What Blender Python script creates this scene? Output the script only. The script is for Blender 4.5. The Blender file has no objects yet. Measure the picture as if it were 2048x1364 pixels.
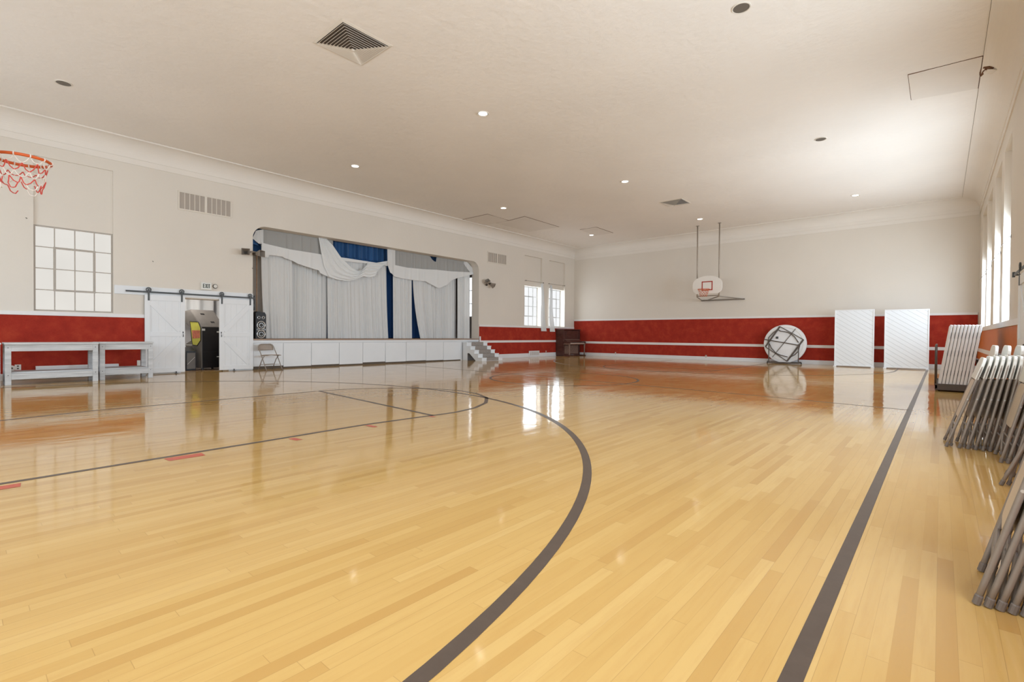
import bpy, math, random
from mathutils import Vector, Matrix
random.seed(7)
PI = math.pi
C = bpy.context.scene.collection

# ------------------------------------------------------------------ helpers
BASE = {}                                    # world base point of each root (for parts written in world coordinates)

class MB:
    """collects geometry for ONE mesh"""
    def __init__(s): s.v = []; s.f = []
    def add(s, vs, fs):
        b = len(s.v); s.v += [tuple(p) for p in vs]; s.f += [tuple(i + b for i in f) for f in fs]; return s
    def box(s, x0, x1, y0, y1, z0, z1):
        return s.add([(x0,y0,z0),(x1,y0,z0),(x1,y1,z0),(x0,y1,z0),(x0,y0,z1),(x1,y0,z1),(x1,y1,z1),(x0,y1,z1)],
                     [(0,3,2,1),(4,5,6,7),(0,1,5,4),(1,2,6,5),(2,3,7,6),(3,0,4,7)])
    def bar(s, a, b, w, h, up=(0,0,1)):
        """box beam from a to b, w across, h along up"""
        a, b = Vector(a), Vector(b); d = (b - a).normalized(); u = Vector(up)
        if abs(d.dot(u)) > .99: u = Vector((1,0,0))
        r = d.cross(u).normalized(); u = r.cross(d).normalized()
        vs = []
        for p in (a, b):
            for i, j in ((-1,-1),(1,-1),(1,1),(-1,1)): vs.append(p + r*(i*w/2) + u*(j*h/2))
        return s.add(vs, [(0,3,2,1),(4,5,6,7),(0,1,5,4),(1,2,6,5),(2,3,7,6),(3,0,4,7)])
    def tube(s, pts, r, n=8, closed=False):
        pts = [Vector(p) for p in pts]; m = len(pts); rings = []; prev = None
        for i in range(m):
            if closed: t = pts[(i+1) % m] - pts[i-1]
            else: t = pts[min(i+1, m-1)] - pts[max(i-1, 0)]
            t.normalize()
            if prev is None:
                a = Vector((0,0,1)) if abs(t.z) < .9 else Vector((1,0,0))
                u = t.cross(a).normalized()
            else:
                u = (prev - t*prev.dot(t)); u = u.normalized() if u.length > 1e-6 else t.orthogonal().normalized()
            prev = u; w = t.cross(u)
            rr = r[i] if isinstance(r, (list, tuple)) else r
            rings.append([pts[i] + (u*math.cos(2*PI*k/n) + w*math.sin(2*PI*k/n))*rr for k in range(n)])
        vs = [p for R in rings for p in R]; fs = []
        for i in range(m if closed else m-1):
            j = (i+1) % m
            for k in range(n):
                fs.append((i*n+k, i*n+(k+1) % n, j*n+(k+1) % n, j*n+k))
        if not closed:
            fs.append(tuple(range(n-1, -1, -1))); fs.append(tuple((m-1)*n+k for k in range(n)))
        return s.add(vs, fs)
    def lathe(s, prof, n=24, M=None, caps=True):
        """prof: (radius, height) list turned round local Z; M places it"""
        M = M or Matrix(); vs = []; fs = []
        for (r, h) in prof:
            for k in range(n): vs.append(M @ Vector((r*math.cos(2*PI*k/n), r*math.sin(2*PI*k/n), h)))
        for i in range(len(prof)-1):
            for k in range(n): fs.append((i*n+k, i*n+(k+1) % n, (i+1)*n+(k+1) % n, (i+1)*n+k))
        if caps and prof[0][0] > 1e-5: fs.append(tuple(range(n-1, -1, -1)))
        if caps and prof[-1][0] > 1e-5: fs.append(tuple((len(prof)-1)*n+k for k in range(n)))
        return s.add(vs, fs)
    def prism(s, poly, axis, a0, a1):
        """poly: 2-D outline; axis 'x': (y,z) extruded in x, 'y': (x,z), 'z': (x,y)"""
        def P(p, a): return {'x': (a, p[0], p[1]), 'y': (p[0], a, p[1]), 'z': (p[0], p[1], a)}[axis]
        n = len(poly); vs = [P(p, a0) for p in poly] + [P(p, a1) for p in poly]
        return s.add(vs, [tuple(range(n-1, -1, -1)), tuple(range(n, 2*n))] + [(i, (i+1) % n, n+(i+1) % n, n+i) for i in range(n)])
    def grid(s, fn, nu, nv):
        vs = [fn(i/nu, j/nv) for j in range(nv+1) for i in range(nu+1)]
        return s.add(vs, [(j*(nu+1)+i, j*(nu+1)+i+1, (j+1)*(nu+1)+i+1, (j+1)*(nu+1)+i) for j in range(nv) for i in range(nu)])
    def xf(s, M):
        s.v = [tuple(M @ Vector(p)) for p in s.v]; return s
    def build(s, name, mat, parent=None, origin=None, smooth=False, bevel=0, local=False, solid=0):
        me = bpy.data.meshes.new(name); o = bpy.data.objects.new(name, me); C.objects.link(o)
        vs = s.v
        if parent is not None:
            o.parent = parent
            if not local:
                b = BASE.get(parent.name, (0,0,0)); vs = [(p[0]-b[0], p[1]-b[1], p[2]-b[2]) for p in vs]
            BASE[o.name] = BASE.get(parent.name, (0,0,0))
        elif origin is not None:
            vs = [(p[0]-origin[0], p[1]-origin[1], p[2]-origin[2]) for p in vs]; o.location = origin; BASE[o.name] = tuple(origin)
        me.from_pydata(vs, [], s.f); me.validate(); me.update()
        import bmesh
        bm = bmesh.new(); bm.from_mesh(me); bmesh.ops.recalc_face_normals(bm, faces=bm.faces); bm.to_mesh(me); bm.free()
        if mat is not None: me.materials.append(mat)
        if smooth:
            for p in me.polygons: p.use_smooth = True
            if smooth == 'auto':
                try: me.set_sharp_from_angle(angle=math.radians(40))
                except Exception: pass
        if solid:
            m = o.modifiers.new('solid', 'SOLIDIFY'); m.thickness = solid; m.offset = 0
        if bevel:
            m = o.modifiers.new('bevel', 'BEVEL'); m.width = bevel; m.segments = 2; m.limit_method = 'ANGLE'; m.angle_limit = math.radians(40)
        return o

def build_two(name, a, ma, b, mb_, parent):
    n = len(a.f); a.add(b.v, b.f); o = a.build(name, ma, parent); o.data.materials.append(mb_)
    for i, p in enumerate(o.data.polygons): p.material_index = 0 if i < n else 1
    return o
def thing(name, label, cat, loc=(0,0,0), group=None, rot=None, kind=None):
    o = bpy.data.objects.new(name, None); C.objects.link(o); o.location = loc
    o.empty_display_size = .1
    if rot is not None: o.rotation_euler = rot
    BASE[o.name] = tuple(loc)
    return tag(o, label, cat, group, kind)
def tag(o, label=None, cat=None, group=None, kind=None):
    if label: o['label'] = label
    if cat: o['category'] = cat
    if group: o['group'] = group
    if kind: o['kind'] = kind
    return o
def struct(o, label=None): return tag(o, label, None, None, 'structure')
def dup(root, loc, label=None, mat_w=None):
    r = root.copy(); C.objects.link(r); r.location = loc
    if mat_w is not None: r.rotation_euler = mat_w
    if label: r['label'] = label
    BASE[r.name] = tuple(loc)
    for ch in list(root.children):
        c = ch.copy(); C.objects.link(c); c.parent = r
        for g in list(ch.children):
            d = g.copy(); C.objects.link(d); d.parent = c
    return r

# ------------------------------------------------------------------ materials
def srgb(r, g, b):
    f = lambda c: (c/255/12.92) if c/255 <= .04045 else ((c/255+.055)/1.055)**2.4
    return (f(r), f(g), f(b), 1)
class NT:
    def __init__(s, name):
        s.m = bpy.data.materials.new(name); s.m.use_nodes = True; s.t = s.m.node_tree; s.n = s.t.nodes; s.l = s.t.links
        s.bsdf = s.n['Principled BSDF']; s.out = s.n['Material Output']
    def add(s, typ, **kw):
        n = s.n.new(typ)
        for k, v in kw.items():
            if k == 'inp':
                for a, b in v.items(): 
                    if isinstance(b, bpy.types.NodeSocket): s.l.new(b, n.inputs[a])
                    else: n.inputs[a].default_value = b
            else: setattr(n, k, v)
        return n
    def math(s, op, a, b=None, c=None):
        n = s.n.new('ShaderNodeMath'); n.operation = op
        for i, x in enumerate((a, b, c)):
            if x is None: continue
            if isinstance(x, bpy.types.NodeSocket): s.l.new(x, n.inputs[i])
            else: n.inputs[i].default_value = x
        return n.outputs[0]
    def mix(s, fac, a, b, blend='MIX'):
        n = s.n.new('ShaderNodeMix'); n.data_type = 'RGBA'; n.blend_type = blend
        for k, x in ((0, fac), (6, a), (7, b)):
            if isinstance(x, bpy.types.NodeSocket): s.l.new(x, n.inputs[k])
            else: n.inputs[k].default_value = x
        return n.outputs[2]
    def ramp(s, fac, stops):
        n = s.n.new('ShaderNodeValToRGB'); e = n.color_ramp.elements
        while len(e) > 1: e.remove(e[-1])
        e[0].position, e[0].color = stops[0]
        for p, c in stops[1:]:
            k = e.new(p); k.color = c
        s.l.new(fac, n.inputs[0]); return n.outputs[0]
    def noise(s, scale, detail=3, vec=None, rough=.5):
        n = s.n.new('ShaderNodeTexNoise'); n.inputs['Scale'].default_value = scale; n.inputs['Detail'].default_value = detail
        n.inputs['Roughness'].default_value = rough
        if vec is not None: s.l.new(vec, n.inputs['Vector'])
        return n.outputs['Fac']
    def obj(s, scale=(1,1,1)):
        tc = s.n.new('ShaderNodeTexCoord'); mp = s.n.new('ShaderNodeMapping'); mp.inputs['Scale'].default_value = scale
        s.l.new(tc.outputs['Object'], mp.inputs['Vector']); return mp.outputs['Vector']
    def bump(s, h, dist=1.0, strength=1.0):
        n = s.n.new('ShaderNodeBump'); n.inputs['Strength'].default_value = strength; n.inputs['Distance'].default_value = dist
        s.l.new(h, n.inputs['Height']); s.l.new(n.outputs[0], s.bsdf.inputs['Normal'])
def mat(name, col, rough=.5, metal=0, spec=.5, var=0, vscale=6, bump=0, bscale=40, stretch=(1,1,1)):
    t = NT(name); b = t.bsdf
    b.inputs['Roughness'].default_value = rough; b.inputs['Metallic'].default_value = metal; b.inputs['Specular IOR Level'].default_value = spec
    col = col if len(col) == 4 else tuple(col) + (1,)
    v = t.obj(stretch)
    f = t.noise(vscale, 4, v)
    dark = tuple(c*(1-var) for c in col[:3]) + (1,); lite = tuple(min(1, c*(1+var)) for c in col[:3]) + (1,)
    t.l.new(t.ramp(f, [(.3, dark), (.7, lite)]), b.inputs['Base Color'])
    if bump: t.bump(t.noise(bscale, 4, v), bump)
    return t.m

M = {}
M['wall'] = mat('wall_paint', (.775,.70,.61), .6, spec=.25, var=.02, vscale=.6, bump=.002, bscale=14)
M['ceil'] = mat('ceiling_paint', (.87,.80,.725), .7, spec=.15, var=.025, vscale=.5, bump=.012, bscale=7)
M['cove'] = mat('cove_paint', (.84,.77,.69), .55, spec=.25, var=.02, vscale=.8)
M['patch'] = mat('patch_board', (.80,.725,.645), .6, spec=.2, var=.02, vscale=1.2)
M['white'] = mat('white_paint', (.82,.82,.82), .4, spec=.4, var=.015, vscale=2)
M['trimw'] = mat('trim_paint', (.84,.80,.77), .45, spec=.35, var=.02, vscale=2)
M['grayw'] = mat('weathered_wood', srgb(205,205,205), .75, spec=.2, var=.16, vscale=2.2, stretch=(9,1,9), bump=.004, bscale=20)
M['dgray'] = mat('gray_metal', srgb(78,78,77), .45, .6)
M['black'] = mat('black_vinyl', srgb(34,33,34), .45, spec=.4, var=.1)
M['blackpanel'] = mat('black_laminate', srgb(30,28,30), .35, spec=.4, var=.1)
M['gray'] = mat('gray_laminate', srgb(118,112,106), .55, var=.06)
M['lgray'] = mat('light_gray_board', srgb(205,203,198), .55, var=.03)
M['chrome'] = mat('bright_ring', srgb(215,213,210), .25, .5)
M['orange'] = mat('rim_orange', srgb(205,88,30), .4, var=.1)
M['netw'] = mat('net_cord_white', srgb(225,212,200), .8)
M['netr'] = mat('net_cord_red', srgb(200,78,66), .8)
M['neto'] = mat('net_cord_orange', srgb(214,120,80), .8)
M['board'] = mat('backboard_white', (.86,.80,.73), .45, var=.01)
M['redline'] = mat('red_line', srgb(176,62,48), .5)
M['pole'] = mat('hoop_pole', srgb(168,155,140), .45, .3)
M['metal'] = mat('galvanised_rod', srgb(150,140,128), .4, .5)
M['wood'] = mat('stage_edge_wood', srgb(158,128,104), .5, var=.12, vscale=5, stretch=(6,.6,6))
M['stagefloor'] = mat('stage_boards', srgb(150,115,85), .45, var=.1)
M['piano'] = mat('dark_walnut', srgb(84,54,46), .42, spec=.4, var=.25, vscale=4, stretch=(1,1,3))
M['pianolt'] = mat('pale_walnut', srgb(132,108,94), .5, spec=.3, var=.2, vscale=14)  # paler mottled tone for keybed, ledge, legs and lower panel
M['key'] = mat('piano_key', srgb(228,214,196), .35)
M['tan'] = mat('tan_steel', srgb(168,152,138), .4, spec=.4, var=.03)
M['taup'] = mat('taupe_tube', srgb(150,138,127), .42, .15, var=.05)
M['chairback'] = mat('ivory_steel', srgb(226,222,212), .35, spec=.5, var=.02)
M['chairseat'] = mat('beige_steel', srgb(205,186,164), .4, spec=.4, var=.03)
M['foot'] = mat('grey_rubber', srgb(120,108,98), .6)
M['tabletop'] = mat('white_table_plastic', (.84,.82,.81), .35, spec=.5, var=.02)
M['brownsteel'] = mat('brown_steel_tube', srgb(92,82,74), .5, .2)
M['dolly'] = mat('dark_bronze_steel', srgb(84,72,64), .45, .2)
M['rubber'] = mat('black_rubber', srgb(40,38,36), .7)
M['horn'] = mat('horn_grey', srgb(150,138,126), .5, var=.05)
M['horndark'] = mat('horn_throat', srgb(70,58,46), .6)
M['plastic'] = mat('ivory_plastic', srgb(226,220,210), .4)
M['slot'] = mat('slot_dark', srgb(96,84,72), .8)
M['grille'] = mat('grille_metal', srgb(150,140,128), .5, .3)
M['carpet'] = mat('grey_stair_carpet', srgb(158,148,140), .95, spec=.1, var=.18, vscale=30, bump=.004, bscale=90)
M['yellow'] = mat('yellow_print', srgb(206,202,84), .45, var=.12, vscale=5)
M['redprint'] = mat('mottled_red_print', srgb(196,112,84), .45, var=.35, vscale=16)
M['blackp'] = mat('black_paint', srgb(26,24,24), .5)
M['tornshade'] = mat('torn_plaster_edge_shade', srgb(104,66,38), .9, var=.4, vscale=25)  # torn plaster; also colours the painted shade round the ceiling patches
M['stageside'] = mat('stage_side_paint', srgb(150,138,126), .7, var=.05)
M['flat'] = mat('wing_flat_paint', srgb(205,192,178), .7, var=.05)
M['muntin'] = mat('steel_sash', srgb(178,168,156), .5, var=.03)
M['muntinw'] = mat('white_steel_sash', srgb(196,197,196), .5, var=.03)
M['silver'] = mat('vent_paint', srgb(226,216,202), .5)
M['ventback'] = mat('vent_shadow_grey', srgb(178,166,154), .7)
M['green'] = mat('sign_green_grey', srgb(60,68,58), .5)
M['signface'] = mat('sign_face', (.80,.80,.75), .5)

# red felt wall covering
def felt(name, a, b, c, rough=.85):
    t = NT(name); v = t.obj(); n1 = t.noise(3.2, 6, v, .65); n2 = t.noise(46, 3, v, .7)
    base = t.ramp(n1, [(.3, a), (.5, b), (.72, c)])
    t.l.new(t.mix(t.math('MULTIPLY', n2, .5), base, c), t.bsdf.inputs['Base Color'])
    t.bsdf.inputs['Roughness'].default_value = rough; t.bsdf.inputs['Specular IOR Level'].default_value = .15
    t.bump(n2, .006); return t.m
M['felt'] = felt('red_felt', (.27,.018,.013,1), (.36,.028,.017,1), (.46,.055,.025,1))
M['feltlit'] = felt('warm_lit_felt', (.58,.15,.028,1), (.63,.175,.034,1), (.67,.20,.042,1), .5)  # same red felt, with warm grazing light put into its colour

# maple strip floor
def floor_mat():
    t = NT('maple_strip_floor'); v = t.obj(); sp = t.n.new('ShaderNodeSeparateXYZ'); t.l.new(v, sp.inputs[0])
    X, Y = sp.outputs[0], sp.outputs[1]; W, L = .058, 1.15
    xr = t.math('DIVIDE', X, W); row = t.math('FLOOR', xr); fx = t.math('FRACT', xr)
    wn = t.add('ShaderNodeTexWhiteNoise', noise_dimensions='1D'); t.l.new(row, wn.inputs['W'])
    yy = t.math('ADD', t.math('DIVIDE', Y, L), t.math('MULTIPLY', wn.outputs['Value'], 7.3))
    col = t.math('FLOOR', yy); fy = t.math('FRACT', yy)
    cmb = t.n.new('ShaderNodeCombineXYZ'); t.l.new(row, cmb.inputs[0]); t.l.new(col, cmb.inputs[1])
    w2 = t.add('ShaderNodeTexWhiteNoise', noise_dimensions='2D'); t.l.new(cmb.outputs[0], w2.inputs['Vector'])
    rnd = w2.outputs['Value']
    base = t.ramp(rnd, [(0, (.50,.275,.078,1)), (.18, (.555,.325,.098,1)), (.55, (.585,.352,.112,1)), (.85, (.605,.37,.122,1)), (1, (.63,.395,.138,1))])
    mp = t.n.new('ShaderNodeMapping'); mp.inputs['Scale'].default_value = (22, 1.6, 1); t.l.new(v, mp.inputs[0])
    off = t.n.new('ShaderNodeVectorMath'); off.operation = 'ADD'; t.l.new(mp.outputs[0], off.inputs[0]); t.l.new(w2.outputs['Color'], off.inputs[1])
    g = t.noise(1.6, 5, off.outputs[0], .6)
    base = t.mix(t.ramp(g, [(.46, (0,0,0,1)), (.75, (.35,.35,.35,1))]), base, (.48,.25,.07,1))
    big = t.noise(.35, 2, v)
    base = t.mix(t.ramp(big, [(.4, (0,0,0,1)), (.7, (.22,.22,.22,1))]), base, (.55,.325,.11,1))
    e1 = t.math('LESS_THAN', t.math('MINIMUM', fx, t.math('SUBTRACT', 1, fx)), .016)
    e2 = t.math('LESS_THAN', t.math('MULTIPLY', t.math('MINIMUM', fy, t.math('SUBTRACT', 1, fy)), L), .0011)
    gap = t.math('MAXIMUM', t.math('MULTIPLY', e1, t.math('GREATER_THAN', wn.outputs['Value'], .25)), e2)
    base = t.mix(t.math('MULTIPLY', gap, .42), base, (.26,.13,.04,1))
    t.l.new(base, t.bsdf.inputs['Base Color'])
    sc = t.noise(2.4, 5, v, .65)
    t.l.new(t.ramp(sc, [(.35, (.05,.05,.05,1)), (.7, (.12,.12,.12,1))]), t.bsdf.inputs['Roughness'])
    t.bsdf.inputs['Specular IOR Level'].default_value = .36
    mp2 = t.n.new('ShaderNodeMapping'); mp2.inputs['Scale'].default_value = (3.2, 1.4, 1); t.l.new(v, mp2.inputs[0])
    tilt = t.math('MULTIPLY', t.math('SUBTRACT', rnd, .5), t.math('MULTIPLY', fx, .00022))
    h = t.math('ADD', tilt, t.math('MULTIPLY', t.noise(1, 3, mp2.outputs[0]), .0027))
    t.bump(h)
    return t.m
M['floor'] = floor_mat()
def line_mat(name, c):
    t = NT(name); v = t.obj(); n = t.noise(9, 6, v, .7)
    t.l.new(t.ramp(n, [(.3, tuple(x*.85 for x in c[:3])+(1,)), (.66, c), (.8, tuple(min(1, x*1.9+.02) for x in c[:3])+(1,))]), t.bsdf.inputs['Base Color'])
    t.bsdf.inputs['Roughness'].default_value = .3; t.bsdf.inputs['Specular IOR Level'].default_value = .14; return t.m
M['line'] = line_mat('black_court_paint', srgb(92,77,66))
M['redpaint'] = line_mat('red_court_paint', srgb(198,92,70))

def panel_mat():
    """white tongue-and-groove boards laid on the diagonal"""
    t = NT('diagonal_white_boards'); v = t.obj(); sp = t.n.new('ShaderNodeSeparateXYZ'); t.l.new(v, sp.inputs[0])
    d = t.math('ADD', t.math('MULTIPLY', sp.outputs[0], .57), t.math('MULTIPLY', sp.outputs[2], .82))
    f = t.math('FRACT', t.math('DIVIDE', d, .128))
    e = t.math('LESS_THAN', f, .075)
    t.l.new(t.mix(e, (.82,.83,.84,1), (.60,.60,.60,1)), t.bsdf.inputs['Base Color'])
    t.bsdf.inputs['Roughness'].default_value = .4
    t.bump(t.math('MULTIPLY', e, -.004)); return t.m
M['diag'] = panel_mat()

def sheer(name, col, alpha, trans):
    t = NT(name); n = t.n
    d = t.add('ShaderNodeBsdfDiffuse'); d.inputs[0].default_value = col
    tl = t.add('ShaderNodeBsdfTranslucent'); tl.inputs[0].default_value = col
    tp = t.add('ShaderNodeBsdfTransparent')
    m1 = t.add('ShaderNodeMixShader'); m1.inputs[0].default_value = trans; t.l.new(d.outputs[0], m1.inputs[1]); t.l.new(tl.outputs[0], m1.inputs[2])
    m2 = t.add('ShaderNodeMixShader'); m2.inputs[0].default_value = alpha; t.l.new(tp.outputs[0], m2.inputs[1]); t.l.new(m1.outputs[0], m2.inputs[2])
    t.l.new(m2.outputs[0], t.out.inputs[0]); return t.m
M['sheer'] = sheer('sheer_white', (.83,.815,.79,1), .975, .12)
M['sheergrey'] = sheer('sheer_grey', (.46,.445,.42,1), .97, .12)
M['sheerband'] = sheer('sheer_double', (.88,.87,.85,1), .98, .12)
M['wincurt'] = sheer('window_cotton', (.78,.78,.77,1), .985, .06)
def velvet(name, c):
    t = NT(name); t.bsdf.inputs['Base Color'].default_value = c; t.bsdf.inputs['Roughness'].default_value = .8
    t.bsdf.inputs['Sheen Weight'].default_value = .25; return t.m
M['blue'] = velvet('blue_velvet', srgb(38,86,136))
M['bluedark'] = velvet('dark_blue_velvet', srgb(20,78,140))

def glow(name, col, strength, var=0):
    t = NT(name); e = t.add('ShaderNodeEmission'); e.inputs[1].default_value = strength
    if var:
        n = t.noise(1.3, 4, t.obj())
        t.l.new(t.ramp(n, [(.3, tuple(c*(1-var) for c in col[:3])+(1,)), (.7, col)]), e.inputs[0])
    else: e.inputs[0].default_value = col
    t.l.new(e.outputs[0], t.out.inputs[0])
    try: t.m.cycles.emission_sampling = 'NONE'
    except Exception: pass
    return t.m
W_RIGHT, W_BIG, W_AB, W_DAY = 3.0, 1.2, 1.5, 330
M['paneR'] = glow('daylit_frosted_glass', (.93,.97,1,1), W_RIGHT)
M['paneBig'] = glow('daylit_cream_glass', (1,.965,.90,1), W_BIG, .06)
M['paneAB'] = glow('daylit_pale_glass', (.97,.985,1,1), W_AB, .05)
M['lamp'] = glow('lamp_lens', (1,.94,.84,1), 14)
M['lamp'].cycles.emission_sampling = 'FRONT_BACK'

# ------------------------------------------------------------------ room dimensions (metres; floor z=0)
XL, XR, YF, YS, ZC = -15.2, .93, 22.5, -2.6, 5.77
STZ = .905                                   # stage floor height
T = .44                                      # thickness of the wall round the stage opening

def wall_x(name, x, sgn, ys, zs, depth, thick):
    """wall in plane x (room on the side -sgn); depth(yc,zc) = how far the face is set back, None = opening"""
    mb = MB(); ny, nz = len(ys)-1, len(zs)-1
    D = [[depth((ys[i]+ys[i+1])/2, (zs[j]+zs[j+1])/2) for j in range(nz)] for i in range(ny)]
    X = lambda d: x + sgn*d
    get = lambda i, j: (thick if D[i][j] is None else D[i][j]) if 0 <= i < ny and 0 <= j < nz else thick
    for i in range(ny):
        for j in range(nz):
            a, b, c, d = ys[i], ys[i+1], zs[j], zs[j+1]; e = get(i, j)
            if D[i][j] is not None:
                mb.add([(X(e),a,c),(X(e),b,c),(X(e),b,d),(X(e),a,d)], [(0,1,2,3)])
                mb.add([(X(thick),a,c),(X(thick),b,c),(X(thick),b,d),(X(thick),a,d)], [(3,2,1,0)])
            g = get(i+1, j)
            if abs(g-e) > 1e-6: mb.add([(X(e),b,c),(X(g),b,c),(X(g),b,d),(X(e),b,d)], [(0,1,2,3)])
            g = get(i, j+1)
            if abs(g-e) > 1e-6: mb.add([(X(e),a,d),(X(g),a,d),(X(g),b,d),(X(e),b,d)], [(0,1,2,3)])
            if i == 0 and abs(thick-e) > 1e-6: mb.add([(X(e),a,c),(X(thick),a,c),(X(thick),a,d),(X(e),a,d)], [(0,1,2,3)])
            if j == 0 and abs(thick-e) > 1e-6: mb.add([(X(e),a,c),(X(thick),a,c),(X(thick),b,c),(X(e),b,c)], [(0,1,2,3)])
    import itertools
    return mb

# ---- left wall
SY0, SY1, SZ1 = 5.79, 15.12, 4.245           # stage opening
DO0, DO1, DOZ = 3.98, 5.14, 1.99             # doorway behind the sliding doors
WIN = {'big': (1.18, 2.575, 1.535, 3.465, 4.99), 'A': (18.23, 19.6, 1.535, 3.49, 4.95), 'B': (20.2, 21.6, 1.535, 3.49, 4.93)}
def left_depth(y, z):
    if SY0 < y < SY1 and z < SZ1: return None
    if DO0 < y < DO1 and z < DOZ: return None
    for a, b, z0, z1, z2 in WIN.values():
        if a < y < b:
            if z0 < z < z1: return None
            if z1 < z < z2: return .05 if y < 5 else .10
    return 0
ys = sorted({YS, YF, SY0, SY1, DO0, DO1} | {v for w in WIN.values() for v in w[:2]})
zs = sorted({0, ZC+.05, SZ1, DOZ} | {v for w in WIN.values() for v in w[2:]})
wl = wall_x('wall_left', XL, -1, ys, zs, left_depth, T)
for yc, s in ((SY0, 1), (SY1, -1)):          # rounded upper corners of the stage opening
    R = .38; poly = [(yc, SZ1)]
    for k in range(13):
        a = PI/2*k/12; poly.append((yc + s*(R - R*math.cos(a)), SZ1 - R + R*math.sin(a)))
    wl.prism(poly, 'x', XL-T, XL)
struct(wl.build('wall_left', M['wall']))

# ---- right wall with five-metre recesses and tall windows
RW = [(12.77, 14.2), (14.8, 16.4), (17.3, 18.95), (19.35, 21.15), (6.9, 8.3), (4.3, 5.7), (1.18, 2.58), (-1.3, .1)]  # last four are out of view, added to light the near end
RZ0, RZ1, RZ2 = 1.42, 3.47, 4.9
def right_depth(y, z):
    for a, b in RW:
        if a < y < b:
            if RZ0 < z < RZ1: return None
            if RZ1 < z < RZ2: return .13
    return 0
ys = sorted({YS, YF} | {v for w in RW for v in w}); zs = sorted({0, RZ0, RZ1, RZ2, ZC+.05})
struct(wall_x('wall_right', XR, 1, ys, zs, right_depth, .3).build('wall_right', M['wall']))
struct(MB().box(XL-T, XR+.3, YF, YF+.2, 0, ZC+.05).build('wall_far', M['wall']))
FILL_WIN = [(-13.4, -11.8), (-10.2, -8.6), (-5.6, -4.0), (-2.4, -.8)]  # unseen windows, added to bring fill light from behind the camera
sw_ = MB(); xs = [XL-T] + [v for w in FILL_WIN for v in w] + [XR+.3]
for i in range(0, len(xs)-1):
    if i % 2 == 0: sw_.box(xs[i], xs[i+1], YS-.25, YS, 0, ZC+.05)
    else: sw_.box(xs[i], xs[i+1], YS-.25, YS, 0, RZ0).box(xs[i], xs[i+1], YS-.25, YS, RZ1, ZC+.05)
struct(sw_.build('wall_south', M['wall']))

# ---- floor and ceiling
fl = struct(MB().box(XL-T, XR+.3, YS-.2, YF+.2, -.12, 0).build('floor', M['floor']))
ce = struct(MB().box(XL-T, XR+.3, YS-.2, YF+.2, ZC, ZC+.15).build('ceiling', M['ceil']))

# ---- coving between walls and ceiling
def cove_prof():
    p = [(0, 5.25), (.022, 5.25), (.022, 5.385), (.035, 5.39), (.035, 5.405)]
    for k in range(13):
        a = PI/2*k/12
        p.append((.035 + .40*(1-math.cos(a)), 5.405 + .335*math.sin(a)))
    p += [(.445, 5.742), (.465, 5.742), (.465, 5.772), (0, 5.772)]
    return p
cp = cove_prof()
struct(MB().prism([(XL+d, z) for d, z in cp], 'y', YS, YF).build('trim_1', M['cove']))
struct(MB().prism([(XR-d, z) for d, z in cp], 'y', YS, YF).build('trim_2', M['cove']))
cpf = [(d, z-.06) if z < 5.41 else (d, z) for d, z in cp]
struct(MB().prism([(YF-d, z) for d, z in cpf], 'x', XL+.02, XR-.02).build('trim_3', M['cove']))
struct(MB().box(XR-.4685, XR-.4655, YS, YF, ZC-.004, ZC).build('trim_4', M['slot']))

# ---- red felt wainscot with painted caps, rails and baseboards
def wains_left(n, y0, y1, rail):
    struct(MB().box(XL, XL+.018, y0, y1, .15, 1.435).build('trim_%d' % n, M['felt']))
    struct(MB().box(XL, XL+.035, y0, y1, 1.435, 1.52).build('trim_%d' % (n+1), M['trimw'], bevel=.004))
    if rail: struct(MB().box(XL, XL+.032, y0, y1, .725, .825).build('trim_%d' % (n+2), M['trimw'], bevel=.004))
wains_left(5, YS, 3.19, False); wains_left(8, SY1+.03, YF-.02, True)
struct(MB().box(XL, XL+.03, YS, 3.19, 0, .15).build('baseboard_left', M['white'], bevel=.005))
struct(MB().box(XL, XL+.03, SY1+.03, YF-.02, 0, .19).build('baseboard_stage_side', M['white'], bevel=.005))
struct(MB().box(XL+.02, XR-.02, YF-.018, YF, .15, 1.865).build('trim_11', M['felt']))
struct(MB().box(XL+.02, XR-.02, YF-.035, YF, 1.865, 1.945).build('trim_12', M['trimw'], bevel=.004))
struct(MB().box(XL+.035, XR-.035, YF-.032, YF, .655, .765).build('trim_13', M['trimw'], bevel=.004))
struct(MB().box(XL+.032, XR-.032, YF-.03, YF, 0, .165).build('baseboard_far', M['white'], bevel=.005))
struct(MB().box(XR-.018, XR, YS, YF-.02, .15, 1.29).build('trim_14', M['feltlit']))
struct(MB().box(XR-.045, XR, YS, YF-.04, 1.29, 1.395).build('trim_15', M['trimw'], bevel=.004))
struct(MB().box(XR-.032, XR, YS, YF-.04, .655, .765).build('trim_16', M['trimw'], bevel=.004))
struct(MB().box(XR-.03, XR, YS, YF-.04, 0, .165).build('baseboard_right', M['white'], bevel=.005))

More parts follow.
